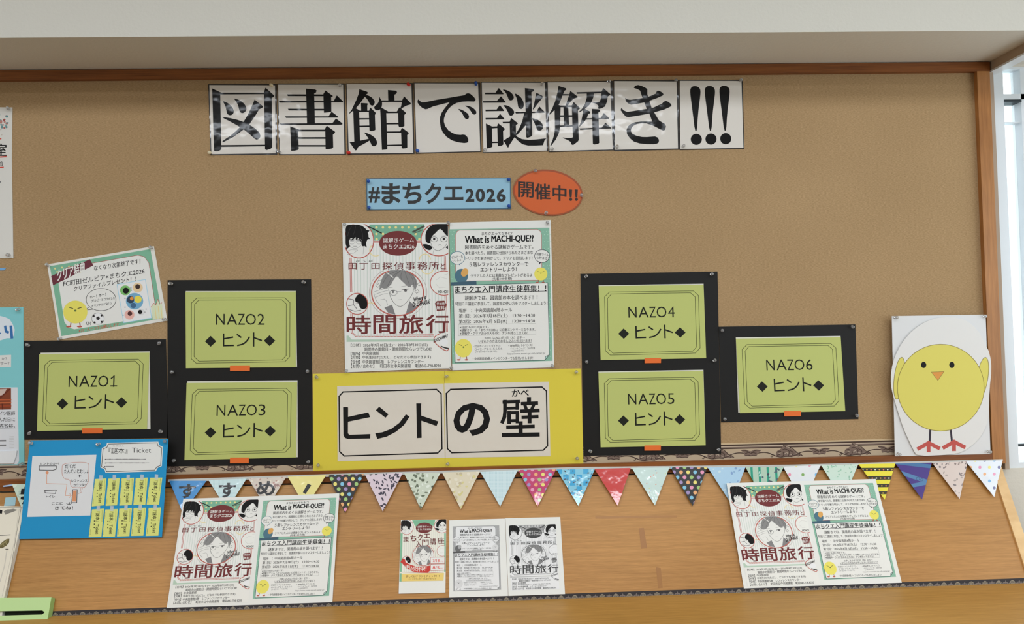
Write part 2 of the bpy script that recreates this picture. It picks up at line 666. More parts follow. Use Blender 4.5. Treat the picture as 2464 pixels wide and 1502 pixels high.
# ornate paper borders
BR_D, BR_M, BR_L, BR_B = (62, 46, 38), (112, 94, 84), (176, 160, 140), (172, 154, 130)
mb, pen = sheet_mb((0, 0, 1), [(-60, 1114), (2376, 1051), (2378, 1091), (-60, 1157)], BOARD, 0.0, 0.0008, mat(BR_B, 0.7, name='printed_card'))
top = lambda x: 1112.4 - 0.0262 * x
for o, wd, c in ((1.5, 3.0, (188, 166, 132)), (5.5, 3.5, BR_D), (9.0, 3.0, BR_L), (13.5, 2.2, BR_D), (11.2, 2.4, BR_M)):
    pen.line([(-60, top(-60) + o), (1160, top(1160) + o), (2374, top(2374) + o)], wd, c, 1)
for k in range(-12, 4):
    dx = k * 165.0
    p = Pen(mb, (1740 + dx, 1040 - 0.0255 * dx, 11.2), BOARD, 0.0008)
    p.line([(80, 660), (240, 590), (400, 555), (560, 565)], 30, BR_D, 2, S=2)
    p.line([(90, 645), (240, 572), (400, 538), (560, 548)], 14, BR_L, 3, S=2)
    p.line([(930, 565), (1100, 540), (1250, 565), (1440, 650)], 30, BR_D, 2, S=2)
    p.line([(930, 548), (1100, 524), (1260, 550), (1440, 632)], 14, BR_L, 3, S=2)
    p.poly([(460, 480), (620, 465), (735, 530), (860, 460), (1040, 490), (940, 560), (905, 645), (820, 625), (740, 660), (660, 628), (585, 650), (560, 560)], BR_M, 3, S=2)
    for q in ([(480, 490), (620, 500), (720, 560)], [(1020, 490), (870, 490), (760, 560)], [(590, 640), (700, 620), (740, 645), (820, 625), (900, 640)], [(600, 580), (700, 540), (745, 590), (800, 545), (890, 575)]):
        p.line(q, 16, BR_D, 4, S=1)
    p.ell(748, 585, 18, 18, BR_L, 4, 8)
    p.poly([(1440, 510), (1560, 460), (1620, 340), (1740, 345), (1800, 440), (1950, 490), (2010, 560), (2110, 590), (2150, 650), (2000, 630), (1860, 668), (1720, 650), (1560, 685), (1430, 660), (1420, 600)], BR_M, 3, S=2)
    for q in ([(1450, 540), (1560, 500), (1540, 600), (1460, 620)], [(1620, 350), (1700, 420), (1850, 420), (1980, 540)], [(1600, 480), (1680, 450), (1800, 520), (1760, 640)],
              [(1560, 680), (1640, 620), (1620, 540)], [(1800, 500), (1900, 540), (1860, 640), (1990, 610)], [(1990, 560), (2080, 580), (2140, 640)], [(1440, 655), (1560, 682), (1700, 655), (1860, 665)]):
        p.line(q, 18, BR_D, 4, S=1)
    for q in ([(1480, 590), (1560, 560)], [(1660, 580), (1720, 540), (1740, 600)], [(1780, 590), (1850, 610)], [(1700, 400), (1790, 420)]):
        p.line(q, 14, BR_L, 5)
    p.arc(1312, 640, 30, 30, 16, BR_D, 3, -120, 160, 12)
    p.arc(180, 668, 32, 28, 16, BR_D, 3, -160, 150, 12)
tag(mb.build('paper_border'), 'ornate brown and beige printed paper border along the bottom of the cloth', 'border strip')

mb, pen = sheet_mb((0, 0, 1), [(-60, 1477.5), (2500, 1390.2), (2500, 1408.8), (-60, 1496.5)], SLOPE, 0.0, 0.0008, mat((46, 42, 44), 0.7, name='printed_card'), mat((205, 195, 180), 0.7, name='card_edge'))
lo = lambda x: 1494.4 - 0.0341 * x
pen.poly([(-60, lo(-60) - 8.5), (2500, lo(2500) - 8.5), (2500, lo(2500) - 1.5), (-60, lo(-60) - 1.5)], (112, 103, 98), 1)
pen.line([(-60, lo(-60) - 2.2), (2500, lo(2500) - 2.2)], 1.2, (90, 80, 76), 2)
for k in range(-29, 49):
    dx = k * 32.9
    p = Pen(mb, (900 + dx, 1420 - 0.0342 * dx, 12.32), SLOPE, 0.0008)
    p.poly([(975, 430), (990, 400), (1010, 365), (1045, 335), (1090, 308), (1135, 335), (1165, 358), (1185, 395), (1195, 425), (1150, 455), (1085, 470), (1020, 460)], (132, 122, 106), 2, S=1)
    for r in (40, 75, 110):
        p.arc(1085, 455, r, r * 0.9, 12, (70, 62, 56), 3, 190, 350, 8)
    p.poly([(800, 380), (868, 372), (890, 318), (912, 372), (978, 370), (940, 415), (965, 465), (815, 470), (845, 420)], (110, 100, 95), 2)
    p.line([(845, 400), (890, 425), (935, 395)], 12, (72, 62, 60), 3)
    for j in range(6):
        p.ell(820 + j * 66, 520 + j * -2.2, 18, 10, (142, 130, 124), 3, 6)
tag(mb.build('paper_border'), 'dark paper border with a row of shell ornaments along the desk front', 'border strip')

# ------------------------------------------------------------------ title cards, one laminated sign per letter
LAM = dict(rough=0.45, spec=0.1, coat=0.3, wob=(8, 0.0035))
INK = (12, 11, 11)
ZS = 8.119
TITLE = [
    ('cream', 'letter 図', (500, 195, ZS), [(8, 60), (1345, 55), (1355, 1440), (55, 1450)], [(30, 80), (1312, 85), (1325, 1412), (72, 1430)], ((1255, 88), (45, 1400)), [
        ([(85, 145), (260, 225), (243, 262), (265, 1330), (240, 1355), (190, 1375), (130, 1372), (120, 1350)], 0),
        ([(240, 228), (1100, 228), (1100, 258), (240, 262)], 0),
        ([(1128, 130), (1300, 285), (1290, 310), (1250, 330), (1258, 1300), (1220, 1330), (1150, 1350), (1118, 1335), (1098, 262), (1095, 220)], 0),
        ([(262, 1252), (1120, 1243), (1120, 1275), (262, 1288)], 0),
        ([(285, 395), (330, 400), (400, 435), (470, 500), (508, 570), (505, 630), (470, 665), (420, 672), (380, 645), (365, 585), (350, 510), (320, 440)], 1),
        ([(508, 342), (560, 350), (640, 385), (710, 440), (752, 510), (755, 565), (725, 610), (675, 632), (630, 610), (610, 550), (590, 470), (550, 395)], 1),
        ([(915, 362), (1080, 495), (1065, 525), (1005, 552), (940, 660), (810, 850), (690, 955), (500, 1095), (310, 1192), (284, 1188), (290, 1170), (440, 1070), (560, 970), (630, 895), (700, 797), (780, 660), (850, 520)], 0),
        ([(285, 712), (330, 706), (440, 725), (560, 752), (700, 800), (810, 850), (930, 930), (1010, 1010), (1030, 1075), (1010, 1125), (960, 1148), (915, 1130), (820, 1040), (700, 945), (560, 860), (430, 790), (300, 722)], 0)]),
    ('clear', 'letter 書', (660, 195, ZS), [(55, 50), (1375, 45), (1400, 1440), (95, 1448)], [(72, 70), (1345, 72), (1370, 1425), (110, 1430)], ((1290, 95), (115, 1395)), [
        ([(620, 148), (800, 165), (828, 185), (815, 225), (780, 245), (795, 850), (640, 850)], 0),
        ([(245, 260), (965, 262), (965, 298), (265, 296)], 0),
        ([(998, 185), (1145, 290), (1140, 305), (1112, 312), (1115, 600), (1060, 612), (970, 620), (958, 255)], 0),
        ([(88, 388), (1160, 392), (1222, 280), (1345, 400), (1340, 415), (105, 422)], 0),
        ([(262, 540), (975, 543), (975, 576), (285, 574)], 0),
        ([(208, 690), (1060, 690), (1120, 598), (1252, 700), (1250, 715), (230, 722)], 0),
        ([(105, 830), (1135, 825), (1205, 730), (1330, 828), (1330, 848), (1300, 855), (130, 860)], 0),
        ([(310, 888), (480, 945), (468, 985), (478, 1330), (460, 1348), (400, 1362), (330, 1365)], 0),
        ([(460, 950), (995, 950), (995, 985), (460, 985)], 0),
        ([(1025, 872), (1185, 990), (1188, 1010), (1145, 1048), (1152, 1295), (1130, 1318), (1050, 1335), (1002, 1330), (995, 985), (985, 945)], 0),
        ([(468, 1098), (1000, 1096), (1000, 1130), (468, 1130)], 0),
        ([(470, 1250), (1003, 1250), (1003, 1282), (470, 1282)], 0)]),
    ('red', 'letter 館', (826, 195, ZS), [(50, 45), (1368, 38), (1392, 1425), (88, 1440)], [(65, 58), (1330, 62), (1368, 1408), (108, 1415)], ((1290, 78), (118, 1400)), [
        ([(315, 158), (470, 212), (485, 238), (440, 270), (415, 315), (340, 420), (245, 535), (120, 640), (108, 636), (170, 550), (250, 380), (300, 250)], 0),
        ([(410, 300), (440, 270), (500, 285), (570, 330), (615, 395), (612, 440), (585, 480), (555, 485), (520, 455), (490, 390), (455, 340)], 1),
        ([(345, 428), (470, 435), (480, 450), (468, 480), (470, 595), (350, 595)], 0),
        ([(170, 575), (245, 530), (325, 578), (310, 610), (328, 1165), (320, 1195), (215, 1195), (195, 600)], 0),
        ([(305, 577), (510, 578), (510, 605), (305, 608)], 0),
        ([(525, 515), (635, 620), (630, 650), (618, 660), (628, 955), (600, 970), (540, 980), (512, 965), (498, 608), (505, 578)], 0),
        ([(310, 725), (508, 725), (508, 753), (310, 756)], 0),
        ([(315, 872), (512, 868), (512, 898), (315, 902)], 0),
        ([(122, 1195), (215, 1185), (328, 1165), (500, 1128), (520, 1160), (400, 1230), (290, 1290), (262, 1350), (235, 1358)], 0),
        ([(400, 1000), (470, 1020), (560, 1060), (630, 1120), (662, 1190), (655, 1250), (600, 1282), (555, 1260), (530, 1200), (495, 1130), (450, 1060)], 1),
        ([(872, 175), (1030, 190), (1052, 215), (1035, 250), (1000, 268), (1002, 385), (878, 385)], 0),
        ([(705, 295), (725, 350), (755, 390), (760, 450), (748, 520), (705, 570), (640, 572), (605, 540), (602, 505), (640, 470), (680, 430), (702, 370)], 1),
        ([(735, 378), (1155, 378), (1150, 408), (745, 408)], 0),
        ([(1188, 298), (1322, 435), (1310, 460), (1240, 480), (1180, 510), (1130, 545), (1110, 540), (1130, 490), (1146, 405), (1150, 378)], 0),
        ([(720, 530), (745, 520), (875, 592), (840, 630), (862, 1320), (840, 1340), (755, 1348)], 0),
        ([(850, 597), (1065, 597), (1075, 628), (838, 630)], 0),
        ([(1092, 515), (1145, 550), (1215, 610), (1225, 635), (1192, 665), (1195, 880), (1160, 898), (1090, 902), (1078, 870), (1070, 630), (1045, 600)], 0),
        ([(840, 822), (1083, 818), (1083, 848), (840, 850)], 0),
        ([(845, 985), (1118, 983), (1130, 1012), (845, 1015)], 0),
        ([(1148, 912), (1280, 1010), (1275, 1035), (1250, 1055), (1252, 1300), (1215, 1315), (1160, 1320), (1140, 1300), (1130, 1015), (1112, 980)], 0),
        ([(858, 1245), (1143, 1238), (1143, 1268), (858, 1272)], 0)]),
    ('blue', 'letter で', (990, 195, ZS), [(45, 30), (1345, 28), (1370, 1385), (85, 1420)], [(60, 45), (1302, 48), (1345, 1370), (100, 1400)], ((1262, 65), (130, 1365)), [
        ([(135, 358), (165, 390), (200, 415), (270, 412), (500, 365), (750, 325), (1040, 275), (1065, 250), (1105, 237), (1150, 250), (1210, 300), (1255, 355), (1250, 385), (1225, 402), (1100, 398), (980, 405), (880, 430), (790, 480), (720, 550), (665, 640), (635, 740), (635, 800), (660, 880), (720, 960), (800, 1015), (880, 1045), (960, 1052), (1000, 1045), (1050, 1052), (1090, 1090), (1112, 1140), (1110, 1180), (1085, 1205), (1030, 1212), (930, 1200), (800, 1165), (690, 1095), (610, 1000), (570, 900), (555, 790), (560, 700), (590, 620), (650, 530), (745, 415), (600, 452), (430, 495), (310, 548), (270, 552), (210, 525), (150, 470), (118, 420), (122, 375)], 0),
        ([(905, 545), (960, 550), (1040, 590), (1105, 640), (1128, 690), (1118, 735), (1085, 748), (1045, 732), (1015, 680), (985, 620)], 1),
        ([(1035, 482), (1090, 482), (1170, 505), (1235, 550), (1270, 595), (1265, 645), (1230, 662), (1190, 642), (1160, 590), (1110, 525)], 1)]),
    ('clear', 'letter 謎', (1150, 195, ZS), [(60, 20), (1350, 15), (1375, 1375), (95, 1405)], [(75, 32), (1308, 35), (1345, 1360), (108, 1392)], ((1248, 78), (135, 1355)), [
        ([(138, 228), (345, 226), (408, 135), (503, 250), (495, 260), (140, 260)], 0),
        ([(98, 392), (370, 390), (450, 297), (545, 412), (540, 422), (105, 425)], 0),
        ([(145, 558), (365, 556), (428, 470), (512, 575), (508, 588), (150, 592)], 0),
        ([(148, 722), (375, 720), (432, 640), (520, 740), (515, 750), (152, 755)], 0),
        ([(155, 830), (270, 885), (275, 930), (283, 1285), (240, 1305), (175, 1318)], 0),
        ([(265, 890), (383, 885), (383, 920), (265, 928)], 0),
        ([(395, 825), (525, 930), (520, 955), (492, 975), (498, 1240), (460, 1265), (390, 1275), (378, 920), (375, 885)], 0),
        ([(278, 1185), (388, 1185), (388, 1212), (278, 1215)], 0),
        ([(475, 165), (540, 170), (620, 202), (685, 262), (703, 315), (692, 360), (640, 385), (598, 362), (580, 300), (540, 220)], 1),
        ([(485, 472), (560, 473), (640, 512), (700, 572), (712, 620), (692, 662), (640, 685), (603, 657), (585, 600), (545, 530)], 1),
        ([(480, 798), (620, 795), (650, 720), (780, 825), (775, 840), (742, 858), (745, 1060), (770, 1090), (860, 1135), (1000, 1150), (1150, 1140), (1338, 1120), (1300, 1165), (1270, 1255), (1130, 1262), (980, 1262), (870, 1235), (780, 1165), (715, 1100), (612, 1255), (595, 1300), (580, 1295), (500, 1165), (560, 1125), (628, 1085), (622, 828), (490, 828)], 0),
        ([(918, 138), (1075, 155), (1100, 180), (1090, 200), (1045, 220), (1062, 1060), (1030, 1090), (970, 1112), (945, 1100)], 0),
        ([(728, 605), (935, 603), (1145, 598), (1200, 498), (1305, 605), (1300, 620), (740, 635)], 0),
        ([(712, 235), (780, 268), (850, 325), (893, 410), (897, 490), (872, 540), (835, 550), (792, 522), (778, 460), (765, 360)], 1),
        ([(1140, 228), (1255, 285), (1270, 310), (1250, 345), (1170, 440), (1085, 555), (1072, 553), (1100, 430)], 0),
        ([(905, 625), (1000, 625), (1000, 800), (940, 860), (860, 950), (765, 1055), (742, 1055), (745, 1025), (820, 900), (870, 770)], 0),
        ([(1045, 722), (1110, 735), (1190, 767), (1255, 825), (1275, 890), (1263, 945), (1200, 978), (1158, 957), (1128, 880), (1090, 790)], 1)]),
    ('clear', 'letter 解', (1312, 190, ZS), [(30, 50), (1325, 35), (1350, 1395), (70, 1430)], [(48, 68), (1270, 60), (1318, 1378), (85, 1412)], ((1225, 50), (120, 1375)), [
        ([(258, 135), (400, 180), (415, 205), (375, 235), (345, 310), (275, 485), (255, 515), (180, 610), (90, 698), (75, 690), (130, 590), (190, 450), (235, 280)], 0),
        ([(350, 295), (470, 297), (470, 322), (342, 325)], 0),
        ([(490, 232), (635, 345), (630, 360), (555, 385), (490, 450), (440, 525), (395, 522), (430, 420), (465, 320)], 0),
        ([(200, 560), (255, 505), (290, 520), (300, 560), (290, 940), (270, 1050), (210, 1180), (115, 1308), (98, 1302), (140, 1200), (175, 1090), (190, 960), (182, 600)], 0),
        ([(280, 520), (530, 518), (530, 552), (285, 555)], 0),
        ([(555, 450), (680, 570), (672, 585), (638, 605), (655, 1190), (640, 1220), (545, 1292), (515, 1282), (495, 1230), (440, 1195), (340, 1155), (345, 1145), (430, 1155), (520, 1150), (538, 1140), (520, 560), (518, 520)], 0),
        ([(355, 545), (450, 545), (465, 910), (365, 910)], 0),
        ([(290, 710), (530, 708), (530, 740), (290, 745)], 0),
        ([(285, 910), (535, 900), (535, 935), (285, 940)], 0),
        ([(610, 260), (1100, 248), (1135, 178), (1275, 298), (1270, 312), (1220, 345), (1205, 450), (1165, 540), (1100, 575), (1045, 585), (1030, 570), (1040, 530), (1000, 490), (910, 458), (915, 448), (1010, 455), (1060, 445), (1085, 390), (1098, 280), (950, 285), (940, 360), (900, 460), (850, 520), (770, 590), (665, 655), (655, 645), (720, 580), (775, 490), (810, 370), (810, 285), (622, 290)], 0),
        ([(760, 588), (785, 590), (870, 635), (882, 655), (870, 675), (840, 685), (815, 760), (770, 830), (670, 935), (662, 925), (700, 830), (725, 720), (735, 620)], 0),
        ([(795, 770), (1085, 762), (1145, 665), (1248, 765), (1240, 785), (790, 795)], 0),
        ([(668, 968), (1105, 950), (1175, 855), (1292, 960), (1285, 970), (680, 995)], 0),
        ([(912, 585), (1055, 595), (1072, 610), (1065, 635), (1038, 655), (1055, 1250), (1030, 1270), (950, 1282), (930, 1265)], 0)]),
    ('clear', 'letter き', (1470, 190, ZS), [(50, 25), (1318, 22), (1345, 1380), (65, 1410)], [(65, 42), (1280, 50), (1310, 1358), (80, 1385)], ((1268, 35), (120, 1340)), [
        ([(278, 368), (310, 395), (370, 408), (480, 395), (600, 375), (740, 345), (880, 285), (890, 250), (920, 228), (960, 240), (1010, 270), (1028, 300), (1010, 325), (900, 375), (760, 425), (640, 462), (500, 490), (390, 503), (330, 475), (290, 430)], 0),
        ([(205, 565), (250, 615), (320, 645), (450, 625), (700, 585), (830, 560), (1000, 480), (1030, 445), (1075, 428), (1120, 445), (1170, 485), (1185, 515), (1160, 545), (1050, 595), (860, 650), (740, 680), (550, 715), (340, 750), (290, 735), (230, 670), (190, 610)], 0),
        ([(445, 165), (480, 130), (530, 118), (600, 135), (680, 175), (712, 200), (712, 300), (745, 400), (790, 550), (860, 680), (940, 810), (1010, 855), (1060, 880), (1075, 930), (1055, 1000), (1020, 1008), (960, 985), (880, 940), (780, 895), (690, 870), (600, 868), (510, 880), (430, 920), (395, 975), (390, 1020), (420, 1070), (500, 1110), (600, 1132), (700, 1135), (860, 1122), (915, 1145), (940, 1190), (935, 1240), (900, 1265), (830, 1275), (700, 1275), (560, 1260), (450, 1225), (370, 1160), (315, 1080), (305, 1000), (330, 930), (390, 880), (470, 848), (600, 832), (720, 832), (808, 835), (760, 700), (690, 560), (610, 350), (570, 230), (520, 200), (455, 178)], 0)]),
    ('clear', 'three exclamation marks', (1624, 185, ZS), [(80, 62), (1325, 62), (1355, 1405), (95, 1430)], [(95, 78), (1300, 80), (1340, 1385), (105, 1410)], ((1285, 80), (155, 1355)), []),
]
for colr, what, Z, outer, white, pn, strokes in TITLE:
    mb, pen = sheet_mb(Z, outer, BOARD, 0.0, 0.0012, mat((34, 30, 29), 0.5, name='black_card', coat=0.9, wob=(8, 0.0035)))
    card = tag(mb.build('letter_card'), f'laminated white letter card with the black {what} on the title row', 'letter card', 'title letter cards')
    mb, pen = sheet_mb(Z, white, BOARD, 0.0012, 0.0005, mat((206, 200, 192), name='laminated_paper', **LAM))
    pen.kw = dict(LAM)
    for q, S in strokes:
        pen.poly(q, INK, 1, S)
    if not strokes:
        for k, (dx, dy) in enumerate(((0, 0), (284, -3), (570, -7))):
            pen.poly([(x + dx, y + dy) for x, y in ((298, 270), (308, 220), (340, 188), (385, 178), (440, 186), (485, 218), (502, 275), (495, 380), (450, 740), (432, 1058), (390, 1058), (350, 720), (305, 380))], INK, 1, 1)
            pen.ell((418, 705, 993)[k], (1220, 1215, 1208)[k], 109, 109, INK, 1, 40)
    mb.build('printed_sheet', card)
    n = what.replace('letter ', '') + (' title card' if strokes else ' title card')
    for (x, y), wh in zip(pn, ('top right corner', 'bottom left corner')):
        pin(*zp(Z, x, y), BOARD, 0.0015, colr, f'{dict(clear="clear plastic").get(colr, colr)} push pin at the {wh} of the {n}')

# ------------------------------------------------------------------ blue banner and orange oval
ZB = (860, 400, 4.4)
mb, pen = sheet_mb(ZB, [(92, 130), (1622, 121), (1627, 453), (98, 468)], BOARD, 0.0, 0.0012, mat((60, 92, 112), 0.4, name='laminate_edge', coat=0.6))
ban = tag(mb.build('banner'), 'light blue strip reading #まちクエ2026 below the title row', 'banner')
mb, pen = sheet_mb(ZB, [(104, 138), (1614, 129), (1617, 444), (108, 455)], BOARD, 0.0012, 0.0003, mat((138, 178, 198), 0.5, name='blue_paper', coat=0.4))
pen.kw = dict(rough=0.5, coat=0.4, wob=None)
pen.text('#', 118, 222, 240, 388, (44, 44, 44), bold=0.02, tilt=2)
for ch, x0, y0, x1, y1 in (('ま', 255, 182, 458, 400), ('ち', 478, 180, 680, 398), ('ク', 712, 180, 890, 398), ('エ', 918, 213, 1122, 360)):
    pen.text(ch, x0, y0, x1, y1, (44, 44, 44), bold=0.03, tilt=-2)
for ch, x0, x1 in (('2', 1145, 1238), ('0', 1252, 1350), ('2', 1365, 1458), ('6', 1475, 1572)):
    pen.text(ch, x0, 238, x1, 378, (44, 44, 44), bold=0.035, tilt=-1)
mb.build('printed_face', ban)
pins([((zp(ZB, 120, 158)), 'top left corner'), (zp(ZB, 1605, 142), 'top right corner'), (zp(ZB, 124, 440), 'bottom left corner'), (zp(ZB, 1606, 428), 'bottom right corner')],
     BOARD, 0.0015, 'blue', 'the light blue banner')

ell = lambda cx, cy, rx, ry, rot, n=56: [(cx + rx * math.cos(t) * math.cos(rot) - ry * math.sin(t) * math.sin(rot), cy + rx * math.cos(t) * math.sin(rot) + ry * math.sin(t) * math.cos(rot)) for t in (2 * PI * i / n for i in range(n))]
mb, pen = sheet_mb(ZB, ell(2017, 280, 370, 243, 0.12), BOARD, 0.001, 0.0012, mat((150, 70, 34), 0.35, name='laminate_edge', coat=1.0, wob=(10, 0.002)))
ov = tag(mb.build('oval_sign'), 'orange laminated oval sign reading 開催中!! beside the blue banner', 'sign')
mb, pen = sheet_mb(ZB, ell(2017, 282, 352, 226, 0.12), BOARD, 0.0022, 0.0003, mat((196, 88, 36), 0.4, name='orange_paper', coat=1.0, wob=(10, 0.002)))
pen.kw = dict(rough=0.4, coat=1.0, wob=(10, 0.002))
for ch, a in (('開', (1705, 168, 1862, 330)), ('催', (1880, 186, 2040, 352)), ('中', (2070, 205, 2210, 366))):
    pen.text(ch, *a, (40, 26, 24), bold=0.03, tilt=8)
for x in (2240, 2300):
    pen.poly([(x, 246), (x + 34, 248), (x + 28, 332), (x + 8, 331)], (40, 26, 24), 4)
    pen.ell(x + 19, 352, 16, 16, (40, 26, 24), 4, 14)
mb.build('printed_face', ov)
pins([(zp(ZB, 1884, 50), 'top edge'), (zp(ZB, 1992, 500), 'bottom edge'), (zp(ZB, 2372, 312), 'right edge')], BOARD, 0.003, 'clear', 'the orange oval sign')

# ------------------------------------------------------------------ hint cards on black boards
Z1, Z3, Z7, Z8 = (0, 560, 2.681), (400, 660, 3.129), (1360, 640, 3.13), (1720, 760, 4.1727)
BLACK = mat((26, 25, 24), 0.6, name='black_card_stock', spec=0.3, k=1.0)
CARDG = (176, 183, 108)
BOARDS = [
    (Z1, [(154, 698), (1070, 688), (1085, 1325), (156, 1336)], 0.0, 'single black card board at the lower left', [(185, 727), (1030, 712), (193, 1290), (1042, 1283)]),
    (Z3, [(10, 45), (1090, 38), (1105, 1435), (8, 1448)], 0.0, 'tall black card board between cyan poster side and yellow sign', [(43, 72), (1043, 62), (47, 737), (1063, 728), (62, 1402), (1073, 1410)]),
    (Z7, [(115, 60), (1147, 42), (1175, 1415), (138, 1432)], 0.0, 'tall black card board right of the yellow sign', [(152, 84), (1100, 64), (165, 725), (1120, 716), (184, 1392), (1152, 1383)]),
    (Z8, [(40, 110), (1412, 87), (1442, 1037), (64, 1070)], 0.0, 'single black card board near the bird picture', [(75, 148), (1378, 107), (100, 1040), (1422, 997)]),
]
HELD = ('behind the NAZO1 card', 'behind the NAZO2 and NAZO3 cards', 'behind the NAZO4 and NAZO5 cards', 'behind the NAZO6 card')
for (Z, quad, off, lab, pn), held in zip(BOARDS, HELD):
    mb, pen = sheet_mb(Z, quad, BOARD, off, 0.0015, BLACK)
    tag(mb.build('backing_board'), f'matt black card board pinned up {held}', 'backing board', 'black boards for the hint cards')
    nm = held.replace('behind', 'black board under')
    for (x, y), wh in zip(pn, C4 if len(pn) == 4 else C6):
        pin(*zp(Z, x, y), BOARD, 0.0018, 'clear', f'clear push pin at {wh} of {nm}')
REF = [zp(Z3, *q) for q in ((145, 130), (975, 128), (975, 700), (148, 708))]
HINT = [('NAZO1', Z1, [(253, 784), (963, 774), (948, 1268), (238, 1280)], [(262, 775), (965, 766), (970, 1267), (245, 1278)], (530, 1262, 660, 1296)),
        ('NAZO2', Z3, [(145, 132), (975, 130), (975, 700), (148, 708)], [(147, 127), (975, 126), (985, 697), (150, 706)], (480, 688, 630, 730)),
        ('NAZO3', Z3, [(153, 820), (985, 812), (978, 1380), (137, 1400)], [(160, 806), (988, 799), (990, 1378), (140, 1398)], (480, 1382, 622, 1424)),
        ('NAZO4', Z7, [(252, 152), (1042, 142), (1062, 695), (267, 710)], [(252, 146), (1042, 134), (1062, 693), (267, 708)], (598, 695, 722, 733)),
        ('NAZO5', Z7, [(250, 804), (1040, 792), (1058, 1352), (267, 1367)], [(250, 797), (1041, 783), (1058, 1350), (267, 1365)], (597, 1353, 721, 1392)),
        ('NAZO6', Z8, [(212, 230), (1264, 216), (1310, 958), (253, 978)], [(211, 218), (1262, 203), (1305, 950), (236, 974)], (697, 957, 867, 1010))]
for nm, Z, quad, back, tab in HINT:
    Hm = homography(REF, [zp(Z, *q) for q in quad])
    mb, pen = sheet_mb(Z, quad, BOARD, 0.0030, 0.0006, mat(CARDG, 0.7, name='yellow_green_paper'))
    p = Pen(mb, Z3, BOARD, 0.0036, Hm)
    for o in ([(230, 178), (893, 176), (932, 212), (930, 620), (893, 660), (225, 670), (188, 636), (190, 215)], [(245, 193), (870, 190), (905, 222), (903, 613), (872, 645), (245, 655), (210, 620), (213, 228)]):
        p.line(o, 3.6, (52, 56, 30), 1, closed=True)
    x = 375
    for ch, x0, x1 in (('N', 375, 440), ('A', 455, 535), ('Z', 540, 592), ('O', 598, 675), (nm[4], 688, 740)):
        if ch == '1':
            p.line([(716, 300), (716, 378)], 10, (24, 26, 18), 2)
            p.line([(696, 318), (714, 303)], 9, (24, 26, 18), 2)
            p.line([(694, 375), (738, 375)], 9, (24, 26, 18), 2)
            continue
        p.text(ch, x0, 297, x1, 380, (24, 26, 18), 2, bold=-0.002)
    p.line([(432, 450), (432, 538), (505, 536)], 11, (24, 26, 18), 2)
    p.line([(436, 486), (500, 474)], 11, (24, 26, 18), 2)
    p.line([(535, 455), (562, 474)], 11, (24, 26, 18), 2)
    p.line([(538, 536), (580, 526), (608, 502), (625, 474)], 11, (24, 26, 18), 2, S=1)
    p.line([(658, 442), (658, 540)], 11, (24, 26, 18), 2)
    p.line([(662, 478), (716, 498)], 11, (24, 26, 18), 2)
    for cx, cy in ((334, 505), (778, 500)):
        p.poly([(cx - 43, cy), (cx, cy - 41), (cx + 43, cy), (cx, cy + 41)], (24, 26, 18), 2)
    hc = tag(mb.build('hint_card'), f'yellow green flap card reading {nm} ヒント on a black board', 'hint card', 'hint cards')
    mb, pen = sheet_mb(Z, back, BOARD, 0.0015, 0.0010, mat((202, 200, 188), 0.7, name='answer_paper'))
    tag(mb.build('back_sheet', hc), 'white sheet behind the flap')
    x0, y0, x1, y1 = tab
    mb, pen = sheet_mb(Z, [(x0, y0), (x1, y0 - 1), (x1 - 1, y1 - 1), (x0, y1)], BOARD, 0.0036, 0.0006, mat((214, 104, 46), 0.6, name='orange_tape'))
    tag(mb.build('pull_tab', hc), 'orange pull tab')

